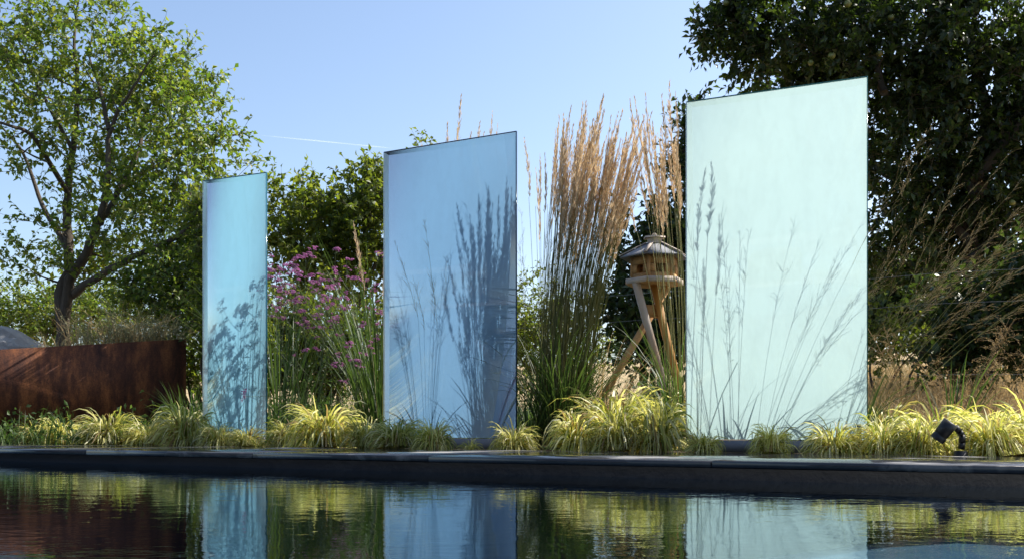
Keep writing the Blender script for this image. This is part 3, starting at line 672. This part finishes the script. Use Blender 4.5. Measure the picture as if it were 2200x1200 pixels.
# feather-reed grass: stems, leaves and one object per plume
def plume_mesh(seed):
    rg = np.random.default_rng(seed); m = MB(); n = 110
    t = np.sort(rg.random(n)); prof = np.sin(np.clip(t * 1.05 + .06, 0, 1) * math.pi) ** .6
    axis = np.stack([.03 * np.sin(t * 3 + seed), .02 * np.sin(t * 4), t], -1)
    az = rg.random(n) * 6.283; b = axis + np.stack([np.cos(az), np.sin(az), az * 0], -1) * (prof * .012)[:, None]
    pts, tg = curves(b, az, U(1.05, 1.42, n, rg), U(-.2, .3, n, rg), U(.06, .12, n, rg) * (.5 + prof * .6), 2, .1, rg)
    ribbons(m, pts, tg, U(.010, .018, n, rg), [.5, 1, .1], 1.5, rg)
    m.tube(np.stack([.03 * np.sin(np.linspace(0, 1, 5) * 3 + seed), .02 * np.sin(np.linspace(0, 1, 5) * 4), np.linspace(0, 1, 5)], -1), [.006, .005, .004, .003, .001], 3, False)
    return m.mesh('plume', M['plume'])
pms = [plume_mesh(200 + i) for i in range(5)]
def reed_grass(label, x, Y, n, hL, lean_az, lean, spread, plume_every, seed, plumeL=(.38, .62), nleaf=160, stem_mat='stem_green', brx=.16, group='tall reed grasses', leafh=.9, leafmat='green_blade'):
    rg = np.random.default_rng(seed)
    bx, by = (x - 1100) / F * Y, Y; bz = float(ground_z(bx, by)) - .01
    root = tag(empty('reed_grass', (bx, by, bz)), label, 'grass', group)
    r = np.sqrt(rg.random(n)) * brx; th = rg.random(n) * 6.283
    b = np.stack([r * np.cos(th) , r * np.sin(th) * .8, r * 0], -1)
    lx = np.cos(lean_az) * lean + np.cos(th) * spread * r / brx + rg.normal(size=n) * .035
    ly = np.sin(lean_az) * lean + np.sin(th) * spread * r / brx + rg.normal(size=n) * .035
    az = np.arctan2(ly, lx); tilt = np.hypot(lx, ly)
    L = U(hL[0], hL[1], n, rg)
    pts, tg = curves(b, az, math.pi / 2 - tilt * .45, tilt * 1.0 + U(-.02, .06, n, rg), L, 7, .05, rg)
    m = MB(); tubes(m, pts, tg, U(.0018, .0030, n, rg), np.linspace(1, .6, 8)); m.build('stems', M[stem_mat], root)
    for i in range(n):
        if (i % plume_every) == 0:
            o = link(bpy.data.objects.new('plume', pms[i % 5]), root)
            dv = Vector(tg[i, -1].tolist()); q = dv.to_track_quat('Z', 'Y').to_matrix().to_4x4()
            s = U(*plumeL, 1, rg)[0]; wd = s * U(.5, .85, 1, rg)[0]
            o.matrix_local = Matrix.Translation(pts[i, -1].tolist()) @ q @ Matrix.Rotation(rg.random() * 6.28, 4, 'Z') @ Matrix.Diagonal((wd, wd, s, 1))
    if nleaf:
        r = np.sqrt(rg.random(nleaf)) * brx; th = rg.random(nleaf) * 6.283
        b = np.stack([r * np.cos(th), r * np.sin(th), U(0, .25, nleaf, rg)], -1)
        pts, tg = curves(b, th + rg.normal(size=nleaf) * .5, U(1.15, 1.5, nleaf, rg), U(.2, 1.7, nleaf, rg), U(.5, 1, nleaf, rg) * leafh, 6, .15, rg)
        m = MB(); ribbons(m, pts, tg, U(.005, .009, nleaf, rg), [.8, 1, 1, .9, .7, .5, .05], .8, rg); m.build('leaves', M[leafmat], root)
    return root
reed_grass('tall dense reed grass with tan plumes between the two wide panels', 1206, 7.22, 340, (1.30, 1.88), 0.0, .11, .06, 2, 301, nleaf=300, brx=.185)
reed_grass('tall reed grass with tan plumes beside the left edge of the mint panel', 1455, 7.0, 32, (1.5, 1.95), 2.6, .07, .08, 1, 302, nleaf=80, brx=.10)
reed_grass('reed grass whose plume tips rise above the mid-blue panel', 965, 8.3, 16, (1.9, 2.2), 0.0, .06, .06, 1, 303, nleaf=30, brx=.10)
reed_grass('reed grass with brown plumes left of the mid-blue panel', 822, 8.0, 6, (1.1, 1.5), 3.0, .06, .08, 1, 304, nleaf=20, brx=.10)
reed_grass('single reed grass plumes rising above the mint panel', 1632, 6.5, 4, (1.42, 1.78), 0.0, .04, .05, 1, 305, nleaf=10, brx=.12)

def blade_clump(name, label, x, Y, n, L, mat, seed, brx=.14, wid=(.007, .012), bend=(.1, .9), group=None, cat='grass', el=(1.2, 1.52)):
    rg = np.random.default_rng(seed); bx = (x - 1100) / F * Y; bz = float(ground_z(bx, Y)) - .01
    root = tag(empty(name, (bx, Y, bz)), label, cat, group)
    r = np.sqrt(rg.random(n)) * brx; th = rg.random(n) * 6.283
    b = np.stack([r * np.cos(th), r * np.sin(th), r * 0], -1)
    pts, tg = curves(b, th + rg.normal(size=n) * .4, U(*el, n, rg), U(*bend, n, rg), U(*L, n, rg), 7, .08, rg)
    m = MB(); ribbons(m, pts, tg, U(*wid, n, rg), [.7, 1, 1, 1, .9, .75, .5, .05], .7, rg); m.build('leaves', M[mat], root)
    return root
GB = 'tall green leaf grasses'
blade_clump('leaf_grass', 'dark green upright grass between the purple flowers and mid-blue panel', 815, 8.6, 220, (1.0, 1.85), 'green_blade', 311, .12, group=GB)
blade_clump('leaf_grass', 'tall green grass behind the flowers near the narrow panel', 600, 9.4, 110, (1.0, 1.8), 'green_blade', 312, .18, group=GB)
blade_clump('leaf_grass', 'green grass blades at the right end of the rusty planter', 415, 8.75, 70, (.3, .6), 'green_blade', 313, .12, group=GB)
blade_clump('dry_grass', 'dry tan grass tussock between the tall plumes and bird feeder', 1290, 8.0, 150, (.5, 1.05), 'dry', 314, .14, (.003, .006), (.4, 2.4))
blade_clump('leaf_grass', 'few bright green blades in the dry meadow right of the mint panel', 2045, 6.6, 26, (.4, .8), 'green_blade', 315, .06, group=GB)

# moor grass: hair-thin stems with airy panicles
def moor_grass(label, x, Y, n, L, lean_az, lean, spread, seed, nleaf=60, brx=.05, leafL=(.3, .65)):
    rg = np.random.default_rng(seed); bx = (x - 1100) / F * Y; bz = -.01
    root = tag(empty('moor_grass', (bx, Y, bz)), label, 'grass', 'airy moor grasses behind the panels')
    th = rg.random(n) * 6.283; r = np.sqrt(rg.random(n)) * brx
    b = np.stack([r * np.cos(th), r * np.sin(th), r * 0], -1)
    lx = math.cos(lean_az) * lean * U(.3, 1.2, n, rg) + np.cos(th) * spread; ly = math.sin(lean_az) * lean * U(.3, 1.2, n, rg) + np.sin(th) * spread * .5
    az = np.arctan2(ly, lx); tilt = np.hypot(lx, ly); LL = U(*L, n, rg); K = 8
    pts, tg = curves(b, az, math.pi / 2 - tilt * .7, tilt * .6 + U(0, .12, n, rg), LL, K, .03, rg)
    m = MB(); tubes(m, pts, tg, np.full(n, .0015), np.linspace(1, .45, K + 1)); m.build('stems', M['stem_green'], root)
    nb = 20; ti = np.repeat(np.arange(n), nb); s = U(.62, 1, n * nb, rg) * K; k = np.minimum(s.astype(int), K - 1); fr = (s - k)[:, None]
    pb_ = pts[ti, k] * (1 - fr) + pts[ti, k + 1] * fr; td = tg[ti, k + 1]
    d = td + rdir(n * nb, rg) * .42
    aa = np.arctan2(d[:, 1], d[:, 0]); ee = np.arctan2(d[:, 2], np.hypot(d[:, 0], d[:, 1]))
    p2, t2 = curves(pb_, aa, ee, U(-.1, .5, n * nb, rg), U(.05, .17, n * nb, rg) * (1.25 - (s / K) * .8), 3, .3, rg)
    m = MB(); tubes(m, p2, t2, np.full(n * nb, .0008), [1, .9, .8, .5])
    ns = 5; pi_ = np.repeat(np.arange(n * nb), ns); sf = np.tile(np.linspace(.35, 1, ns), n * nb) * 3; kk = np.minimum(sf.astype(int), 2); ff = (sf - kk)[:, None]
    sp = p2[pi_, kk] * (1 - ff) + p2[pi_, kk + 1] * ff
    dd = t2[pi_, kk + 1] + rdir(len(sp), rg) * .5
    leaves(m, sp, dd, rdir(len(sp), rg), U(.006, .011, len(sp), rg), np.full(len(sp), .0024)); m.build('panicles', M['panicle'], root)
    if nleaf:
        th = rg.random(nleaf) * 6.283; b = np.stack([np.cos(th), np.sin(th), th * 0], -1) * brx
        pl, tl = curves(b, th, U(1.0, 1.5, nleaf, rg), U(.3, 2.2, nleaf, rg), U(*leafL, nleaf, rg), 7, .1, rg)
        fwd = pl @ N_BACK; pl = pl - np.where(fwd < 0, fwd * .85, fwd * .2)[..., None] * N_BACK      # leaves pressed against the back of the glass spread sideways
        m = MB(); ribbons(m, pl, tl, U(.009, .016, nleaf, rg), [.8, 1, 1, .95, .85, .65, .4, .05], .8, rg); m.build('leaves', M['green_blade'], root)
    return root
moor_grass('airy moor grass casting the right-leaning shadow on the mint panel', 1692, 6.25, 22, (1.3, 2.1), -.25, .85, .16, 401, 110)
moor_grass('airy moor grass standing behind the left half of the mint panel', 1640, 6.32, 11, (1.2, 1.75), 2.6, .12, .15, 402, 90)
moor_grass('airy moor grass standing behind the left half of the mid-blue panel', 960, 7.38, 20, (1.2, 1.75), 2.4, .05, .17, 403, 70)
moor_grass('fine moor grass stems in the gap right of the mid-blue panel', 1135, 7.15, 14, (1.4, 2.0), .6, .04, .14, 404, 40)
moor_grass('airy moor grass spraying out to the right beside the mint panel edge', 1838, 6.02, 26, (1.3, 2.0), -.3, .78, .14, 405, 40)

# ------------------------------------------------------------------ purple verbena
def head_mesh(seed):
    rg = np.random.default_rng(seed); m = MB(); n = 22
    r = np.sqrt(rg.random(n)); th = rg.random(n) * 6.283
    c = np.stack([r * np.cos(th), r * np.sin(th), .45 * (1 - r ** 2) + .1 * rg.random(n)], -1)
    d = c + np.array([0, 0, .9]); d /= np.linalg.norm(d, axis=1)[:, None]
    for k in range(4):
        a = k * math.pi / 2; s = np.cross(d, np.array([.3, .5, .2])); s /= np.linalg.norm(s, axis=1)[:, None]; t = np.cross(d, s)
        leaves(m, c, s * math.cos(a) + t * math.sin(a) + d * .4, d, np.full(n, .30), np.full(n, .26), .1, -.1)
    m.add(np.array([[0, 0, -.5], [.35, 0, 0], [0, .35, 0], [-.35, 0, 0], [0, -.35, 0]]), [(0, 2, 1), (0, 3, 2), (0, 4, 3), (0, 1, 4)])
    return m.mesh('flower_head', M['verbena_flower'])
hms = [head_mesh(500 + i) for i in range(4)]
def verbena(label, x, Y, nst, hgt, seed, lean=(0, 0), spread=.17):
    rg = np.random.default_rng(seed); bx = (x - 1100) / F * Y
    root = tag(empty('purple_verbena', (bx, Y, -.01)), label, 'flower', 'purple flowers between the narrow and mid-blue panels')
    m = MB(); lm = MB()
    for i in range(nst):
        az = rg.random() * 6.283; ti = abs(rg.normal()) * spread; L = hgt * U(.72, 1.02, 1, rg)[0]
        lx, ly = math.cos(az) * ti + lean[0], math.sin(az) * ti + lean[1]; az = math.atan2(ly, lx); ti = math.hypot(lx, ly)
        pts, tg = curves(np.array([[rg.normal() * .06, rg.normal() * .06, 0]]), np.array([az]), np.array([math.pi / 2 - ti * .8]), np.array([ti * .5]), np.array([L]), 8, .08, rg)
        tubes(m, pts, tg, np.array([.0032]), np.linspace(1, .5, 9), 4)
        ends = [(pts[0, -1], tg[0, -1], 1.0)]
        for k in (3, 4, 5, 6, 7):
            for sgn in (-1, 1):
                if rg.random() < (.25 if k < 5 else .75):
                    a2 = rg.random() * 6.28; dl = U(.16, .34, 1, rg)[0]
                    p2, t2 = curves(pts[0, k][None], np.array([a2]), np.array([U(.7, 1.1, 1, rg)[0]]), np.array([-.35]), np.array([dl]), 4, .1, rg)
                    tubes(m, p2, t2, np.array([.0018]), np.linspace(1, .7, 5), 3)
                    if k >= 5 or rg.random() < .4: ends.append((p2[0, -1], t2[0, -1], U(.6, .95, 1, rg)[0]))
            # narrow toothed leaves at the lower nodes
            if k < 7:
                d = np.array([[math.cos(a), math.sin(a), .3] for a in rg.random(2) * 6.28])
                leaves(lm, np.repeat(pts[0, k][None], 2, 0), d, np.array([[0, 0, 1.0]] * 2), U(.05, .10, 2, rg), np.full(2, .011), .1, .2)
        for p, t, s in ends:
            for c in range(rg.integers(2, 5)):
                o = link(bpy.data.objects.new('flower_head', hms[rg.integers(4)]), root)
                off = np.array([rg.normal() * .026, rg.normal() * .026, rg.normal() * .010]) if c else np.zeros(3)
                sc = .023 * s * U(.75, 1.15, 1, rg)[0]; o.location = p + off; o.scale = (sc, sc, sc)
                o.rotation_euler = (rg.normal() * .3, rg.normal() * .3, rg.random() * 6)
    m.build('stems', M['verbena_stem'], root); lm.build('leaves', M['green_blade'], root)
    return root
verbena('purple verbena touching the right edge of the narrow panel', 600, 8.35, 5, 1.56, 601, (-.02, 0))
verbena('purple verbena with the densest flower heads left of centre of its bed', 640, 8.5, 6, 1.64, 602)
verbena('tallest purple verbena in the middle of the flower bed', 690, 8.55, 5, 1.78, 603)
verbena('purple verbena with loose flower heads nearest the green grass', 745, 8.35, 5, 1.68, 604, (.03, 0))
verbena('lower purple verbena in front of the other flowers', 670, 8.15, 4, 1.28, 605)
verbena('lowest purple verbena whose heads hang before the dark green grass', 740, 8.0, 2, .95, 606, (.06, 0))
# stray shoot lying across the foot of the narrow panel
Yv = 7.85; b0 = P(640, 870, Yv); st_ = tag(empty('verbena_shoot', (b0[0], b0[1], 0)), 'single purple verbena shoot reaching across the lower narrow panel', 'flower')
m = MB(); pts = np.array([[b0[0], b0[1], 0], b0 * .5 + P(650, 930, Yv) * .5, P(635, 862, Yv), P(580, 851, Yv - .02), P(525, 851, Yv - .05)]); m.tube(pts, [.003, .003, .0025, .002, .0015], 4)
m.build('stem', M['verbena_stem'], st_, (b0[0], b0[1], 0))
for (x, y) in ((523, 843), (524, 851), (521, 858), (527, 838)):
    o = link(bpy.data.objects.new('flower_head', hms[x % 4]), st_); p = P(x, y, Yv - .05) - np.array([b0[0], b0[1], 0]); o.location = p; o.scale = (.018,) * 3; o.rotation_euler = (.3, -1.2, x)

# ------------------------------------------------------------------ plants on the planter
def on_planter(q, off):
    b = pa + pd * np.linalg.norm(pb - pa) * q + pn * off; return np.array([b[0], b[1], ptop(q) - .06])
GP = 'dry plants growing out of the planter'
def planter_plant(name, label, q, off, n, L, mat, seed, wid, bend, brx, el=(.9, 1.5), leafy=0):
    rg = np.random.default_rng(seed); c = on_planter(q, off); root = tag(empty(name, c), label, 'plant', GP)
    th = rg.random(n) * 6.283; r = np.sqrt(rg.random(n)) * brx; b = np.stack([r * np.cos(th), r * np.sin(th), r * 0], -1)
    pts, tg = curves(b, th + rg.normal(size=n) * .6, U(*el, n, rg), U(*bend, n, rg), U(*L, n, rg), 6, .25, rg)
    m = MB(); ribbons(m, pts, tg, U(*wid, n, rg), [.8, 1, 1, .9, .8, .6, .05], .9, rg); m.build('stems', M[mat], root)
    if leafy:
        ti = rg.integers(0, n, leafy); s = U(.25, 1, leafy, rg) * 6; k = np.minimum(s.astype(int), 5); f_ = (s - k)[:, None]
        p = pts[ti, k] * (1 - f_) + pts[ti, k + 1] * f_
        m = MB(); leaves(m, p, tg[ti, k + 1] + rdir(leafy, rg) * .8, rdir(leafy, rg), U(.02, .045, leafy, rg), U(.004, .008, leafy, rg)); m.build('leaves', M['sage'], root)
labs = ['pale dry stalks at the left end of the planter top beside the tree trunks', 'grey-green sage clump below the fork of the tree', 'bleached grass clump in the middle of the planter top',
        'bushy grey-green clump right of the bleached grass on the planter', 'sprawling dry grass near the right end of the planter', 'grey-green clump at the right corner of the planter', 'dry grass clump at the back of the planter', 'low dry clump at the left of the planter']
for i, (q, off, n, L, mat, bend, leafy) in enumerate([(.68, .25, 50, (.25, .6), 'dry', (.1, .8), 100), (.74, .3, 90, (.2, .42), 'sage', (.2, 1.2), 900), (.80, .3, 160, (.25, .6), 'dry', (.4, 2.2), 500),
        (.86, .28, 120, (.2, .42), 'sage', (.2, 1.4), 1200), (.91, .3, 150, (.25, .55), 'dry', (.4, 2.2), 500), (.965, .2, 100, (.2, .38), 'sage', (.2, 1.4), 1000), (.88, .8, 160, (.3, .7), 'sage', (.3, 2), 900), (.62, .3, 60, (.12, .3), 'dry', (.3, 2), 300)]):
    planter_plant('planter_plant', labs[i], q, off, n, L, mat, 700 + i, (.003, .006), bend, .16, leafy=leafy)

# ------------------------------------------------------------------ dry meadow and undergrowth (nobody could count these)
def scatter_blades(name, label, n, region, L, mat, wid, bend, seed, cat='grass', leafy=0, leafmat=None):
    rg = np.random.default_rng(seed); xs, Ys = region
    Y = U(Ys[0], Ys[1], n, rg); x = U(xs[0], xs[1], n, rg); X = (x - 1100) / F * Y
    b = np.stack([X, Y, ground_z(X, Y) - .01], -1)
    pts, tg = curves(b, rg.random(n) * 6.28, U(.9, 1.5, n, rg), U(*bend, n, rg), U(*L, n, rg), 4, .3, rg)
    m = MB(); ribbons(m, pts, tg, U(*wid, n, rg), [1, 1, .85, .6, .05], .9, rg)
    if leafy:
        ti = rg.integers(0, n, leafy); k = rg.integers(1, 5, leafy)
        leaves(m, pts[ti, k], tg[ti, k] + rdir(leafy, rg), rdir(leafy, rg), U(.03, .07, leafy, rg), U(.015, .035, leafy, rg))
    return tag(m.build(name, M[mat]), label, cat, kind='stuff')
scatter_blades('meadow_grass', 'dry tan meadow grass behind the yellow grass on the right', 12000, ((1780, 2350), (7.6, 16)), (.2, .55), 'dry', (.003, .007), (.1, 1.6), 801)
scatter_blades('meadow_grass', 'pale stubble of the field beyond the wire fence', 5000, ((1500, 2400), (14, 26)), (.15, .4), 'dry', (.008, .016), (.1, 1.2), 802)
scatter_blades('undergrowth', 'green undergrowth between the flowers and shrubs', 5000, ((380, 1480), (8.6, 11)), (.2, .7), 'green_blade', (.004, .009), (.2, 1.8), 803, 'undergrowth', 4000)
scatter_blades('undergrowth', 'leafy green ground cover behind and under the planter', 1500, ((-60, 420), (8.4, 11)), (.1, .4), 'green_blade', (.004, .009), (.2, 1.8), 804, 'undergrowth', 2500)

# dry dock stalks at the right
def weed(label, x, Y, h, seed, lean):
    rg = np.random.default_rng(seed); bx = (x - 1100) / F * Y; bz = float(ground_z(bx, Y)); root = tag(empty('dry_weed', (bx, Y, bz)), label, 'weed', 'dry weed stalks in the meadow')
    m = MB(); n = 4
    pts, tg = curves(np.array([[rg.normal() * .04, rg.normal() * .04, 0] for _ in range(n)]), np.full(n, 0.) + rg.normal(size=n) * .5 + (0 if lean > 0 else math.pi), np.full(n, 1.5 - abs(lean)), U(0, .4, n, rg), U(.75, 1.05, n, rg) * h, 8, .1, rg)
    tubes(m, pts, tg, np.full(n, .004), np.linspace(1, .4, 9), 4)
    nb = 26; ti = np.repeat(np.arange(n), nb); s = U(.35, 1, n * nb, rg) * 8; k = np.minimum(s.astype(int), 7)
    p2, t2 = curves(pts[ti, k], rg.random(n * nb) * 6.28, U(.3, 1.2, n * nb, rg), U(.2, 1.8, n * nb, rg), U(.06, .2, n * nb, rg), 4, .3, rg); tubes(m, p2, t2, np.full(n * nb, .0015), [1, .9, .8, .7, .5])
    m.build('stalk', M['dry'], root)
    ns = 8; pi_ = np.repeat(np.arange(n * nb), ns); kk = rg.integers(1, 5, len(pi_))
    m = MB(); leaves(m, p2[pi_, kk] + rg.normal(size=(len(pi_), 3)) * .006, rdir(len(pi_), rg), rdir(len(pi_), rg), U(.006, .014, len(pi_), rg), U(.003, .005, len(pi_), rg)); m.build('seed_heads', M['dry'], root)
weed('tall dry weed stalk leaning right beyond the yellow grass', 2050, 7.2, 1.05, 901, .3)
weed('dry brown weed stalk just right of the mint panel', 1960, 7.6, .95, 902, -.15)
weed('dry brown weed stalk near the right edge of the picture', 2140, 7.6, .75, 903, .2)
weed('short dry weed stalk between the taller weeds', 2080, 7.9, .7, 904, -.2)

# ------------------------------------------------------------------ bird feeder
M['wood'] = surf_mat('weathered_wood', [(.32, .165, .06), (.45, .25, .10), (.54, .33, .15)], 10, (.6, .8), .4, stretch=(1, 1, .12), spec=.3)
M['orange_wood'] = surf_mat('orange_wood', [(.40, .17, .035), (.54, .25, .055), (.62, .32, .08)], 10, (.5, .7), .4, stretch=(1, 1, .12), spec=.3)
M['grey_wood'] = surf_mat('grey_wood', [(.36, .29, .23), (.48, .40, .33), (.56, .49, .42)], 12, (.7, .85), .4, stretch=(1, 1, .12), spec=.2)
M['felt'] = surf_mat('roof_felt', [(.16, .165, .18), (.23, .235, .25), (.29, .29, .31)], 40, (.8, .95), .5, spec=.3)
YF = 8.3; fc = P(1406, 900, YF); FX, FY = fc[0], fc[1]
feeder = tag(empty('bird_feeder', (FX, FY, 0)), 'six-sided wooden bird feeder with grey roof on crossed wooden legs', 'bird feeder')
def hexp(r, z, i, ph=R(8)): a = ph + i * math.pi / 3; return np.array([r * math.cos(a), r * math.sin(a), z])
ze, zt, zf, zw = 1.515, 1.625, 1.30, 1.50
for i in range(6):                                            # roof facets with thickness
    a, b, c, d = hexp(.285, ze, i), hexp(.285, ze, i + 1), hexp(.075, zt, i + 1), hexp(.075, zt, i)
    m = MB(); v = np.array([a, b, c, d]); m.add(np.concatenate([v, v - [0, 0, .012]]), [(0, 1, 2, 3), (7, 6, 5, 4), (0, 4, 5, 1), (1, 5, 6, 2), (2, 6, 7, 3), (3, 7, 4, 0)]); m.build('roof_panel', M['felt'], feeder)
    m = MB(); a2, d2 = hexp(.292, ze + .004, i), hexp(.07, zt + .006, i); u = (d2 - a2) / np.linalg.norm(d2 - a2); w = np.cross(u, [0, 0, 1]); w /= np.linalg.norm(w); n_ = np.cross(w, u)
    Lr = np.linalg.norm(d2 - a2); m.box((a2 + d2) / 2 + n_ * .002, (Lr, .026, .008), np.stack([u, w, n_], 1)); m.build('roof_batten', M['grey_wood'], feeder)
    # floor rim boards, posts, low walls with openings between them
    def side_board(r, z0, z1, q0, q1, th, mat, name):
        p0, p1 = hexp(r, 0, i), hexp(r, 0, i + 1); a_ = p0 + (p1 - p0) * q0; b_ = p0 + (p1 - p0) * q1; u = (b_ - a_) / np.linalg.norm(b_ - a_); n_ = np.array([u[1], -u[0], 0])
        m = MB(); m.box(np.array([*((a_ + b_) / 2)[:2], (z0 + z1) / 2]), (np.linalg.norm(b_ - a_), th, z1 - z0), np.stack([u, n_, [0, 0, 1]], 1)); m.build(name, mat, feeder)
    side_board(.235, zf - .005, zf + .038, .02, .98, .014, M['grey_wood'], 'rim_board')
    side_board(.185, zf + .012, zf + .075, .05, .95, .012, M['wood'], 'wall_board')
    side_board(.185, zw - .055, zw + .012, .05, .95, .012, M['wood'], 'wall_board')
    side_board(.186, zf + .078, zw - .058, .05, .30, .012, M['wood'], 'wall_board')
    side_board(.186, zf + .078, zw - .058, .70, .95, .012, M['wood'], 'wall_board')
    p = hexp(.187, 0, i); m = MB(); m.box((p[0], p[1], (zf + .012 + zw + .01) / 2), (.024, .024, zw + .01 - zf - .012)); m.build('corner_post', M['wood'], feeder)
m = MB(); v = [hexp(.24, zf - .006, i) for i in range(6)] + [hexp(.24, zf + .010, i) for i in range(6)]
m.add(v, [tuple(range(5, -1, -1)), tuple(range(6, 12))] + [(i, (i + 1) % 6, (i + 1) % 6 + 6, i + 6) for i in range(6)]); m.build('floor', M['wood'], feeder)
m = MB(); m.tube([(0, 0, zt - .01), (0, 0, zt + .045)], .062, 6); m.build('roof_neck', M['grey_wood'], feeder)
m = MB(); m.tube([(0, 0, zt + .045), (0, 0, zt + .058)], [.095, .092], 6); m.build('roof_cap', M['grey_wood'], feeder)
m = MB(); m.tube([(0, 0, zt + .058), (0, 0, zt + .075), (0, 0, zt + .088)], [.018, .022, .010], 8); m.build('finial', M['grey_wood'], feeder)
def beam(p0, p1, wx, wy, mat, name, ref=(0, 1, 0)):
    p0, p1 = np.asarray(p0, float), np.asarray(p1, float); u = (p1 - p0); L = np.linalg.norm(u); u /= L
    a = np.cross(u, ref); a /= np.linalg.norm(a); b = np.cross(a, u); m = MB(); m.box((p0 + p1) / 2, (wx, wy, L), np.stack([a, b, u], 1)); m.build(name, mat, feeder)
def FP(x, y, dy=0): q = P(x, y, YF + dy); return q - np.array([FX, FY, 0])
beam(FP(1366, 606, -.10), FP(1440, 880, .22), .055, .055, M['grey_wood'], 'leg')
beam(FP(1403, 604, .02), FP(1472, 890, -.12), .058, .05, M['orange_wood'], 'leg')
beam(FP(1440, 606, .14), FP(1296, 850, -.10), .055, .05, M['wood'], 'leg')
m = MB(); q = FP(1397, 668, .03); m.box(q, (.15, .07, .10)); m.build('leg_block', M['wood'], feeder)
beam(FP(1432, 612, .05), FP(1408, 650, .04), .04, .035, M['orange_wood'], 'brace')

# ------------------------------------------------------------------ garden spotlight
M['black'] = gloss_mat('black_powder_coat', (.010, .011, .013), .42, 0, .4)
YL = 5.22; l0 = P(2064, 975, YL); spot = tag(empty('garden_spotlight', (l0[0], l0[1], 0)), 'black cylindrical garden spotlight tilted upwards among the yellow grass', 'spotlight')
O = np.array([l0[0], l0[1], 0])
a, b = P(2014, 942, YL), P(2043, 906, YL - .03); ax = (b - a) / np.linalg.norm(b - a)
m = MB(); m.tube([a - ax * .006, a, a + ax * .02, a + ax * .021, a + ax * .03, a + ax * .031, b, b], [.034, .037, .037, .035, .035, .037, .039, .033], 24); m.build('housing', M['black'], spot, O, False)
m = MB(); m.tube([b - ax * .008, b - ax * .004], .033, 24); m.build('lens', gloss_mat('lens', (.05, .06, .07), .05), spot, O)
m = MB(); pts = [P(2052, 916, YL), P(2061, 926, YL), P(2067, 934, YL), P(2067, 950, YL), P(2065, 962, YL)]
for p, q in zip(pts[:-1], pts[1:]):
    u = (q - p); L = np.linalg.norm(u); u = u / L; s_ = np.cross(u, [0, 1, 0]); s_ /= np.linalg.norm(s_); m.box((p + q) / 2, (.024, .028, L + .006), np.stack([s_, np.cross(u, s_), u], 1))
m.build('bracket', M['black'], spot, O)
m = MB(); p = P(2064, 966, YL); m.tube([(p[0], p[1], -.01), (p[0], p[1], .022), (p[0], p[1], .026)], [.034, .034, .026], 16); m.build('base', M['black'], spot, O)

# ------------------------------------------------------------------ contrail high in the sky
def trail_mat():
    m, nt, out = new_mat('contrail'); d = nd(nt, 'ShaderNodeBsdfTranslucent'); d.inputs[0].default_value = (1, 1, 1, 1)
    t = nd(nt, 'ShaderNodeBsdfTransparent'); n = nd(nt, 'ShaderNodeTexNoise', Scale=.004, Detail=6); tc = nd(nt, 'ShaderNodeTexCoord'); nt.links.new(tc.outputs['Object'], n.inputs[0])
    r = ramp(nt, [(.35, (.03, .03, .03)), (.75, (.10, .10, .10))]); nt.links.new(n.outputs[0], r.inputs[0])
    mx = nd(nt, 'ShaderNodeMixShader'); nt.links.new(r.outputs[0], mx.inputs[0]); nt.links.new(t.outputs[0], mx.inputs[1]); nt.links.new(d.outputs[0], mx.inputs[2]); nt.links.new(mx.outputs[0], out.inputs[0]); return m
c0, c1 = P(560, 291, 4600), P(845, 319, 4200); m = MB(); m.tube([c0 + (c1 - c0) * t for t in np.linspace(0, 1, 9)], [.4, 1.6, 2.2, 2.6, 2.6, 2.6, 2.4, 1.8, .4], 8)
tag(m.build('contrail', trail_mat()), 'thin white contrail in the sky above the purple flowers', 'contrail')

# ------------------------------------------------------------------ the house across the pool, seen only as faint reflections; guessed dark walls added to shade the pool front
M['render_wall'] = surf_mat('dark_timber', [(.06, .05, .042), (.09, .075, .06), (.12, .10, .085)], 3, (.7, .9), .3, stretch=(1, 1, 12))
M['roof_tile'] = surf_mat('roof_tile', [(.06, .055, .055), (.09, .08, .08), (.12, .11, .10)], 5, (.7, .9), .3)
M['white_frame'] = gloss_mat('window_frame', (.7, .7, .68), .4); M['pane'] = gloss_mat('window_pane', (.03, .035, .04), .05)
HB = -15.5; hp = rowp(-1, HB)
house = tag(empty('house', (hp[0], hp[1], 0), -TH), 'house across the pool, faintly reflected in the mid-blue panel, walls made dark to shade the pool', 'house')
m = MB(); m.box((0, -4, 2.75), (22, 8, 5.5)); m.build('wall', M['render_wall'], house)
m = MB(); m.add([[-11.6, .7, 5.3], [11.6, .7, 5.3], [11.6, -8.7, 5.3], [-11.6, -8.7, 5.3], [-11.6, -4, 8.6], [11.6, -4, 8.6]], [(0, 1, 5, 4), (2, 3, 4, 5), (0, 4, 3), (1, 2, 5), (3, 2, 1, 0)]); m.build('roof', M['roof_tile'], house)
for zc_, hh in ((1.25, 2.3), (4.1, 1.3)):
    for xc in (-8, -4, 0, 4, 8):
        f = MB()
        for dx in (-.76, .76): f.box((xc + dx, .02, zc_), (.09, .10, hh + .18))
        for dz in (-hh / 2 - .045, hh / 2 + .045): f.box((xc, .021, zc_ + dz), (1.43, .10, .09))
        fo = f.build('window', M['white_frame'], house)
        q = MB(); q.box((xc, .012, zc_), (1.43, .04, hh)); q.build('pane', M['pane'], fo)
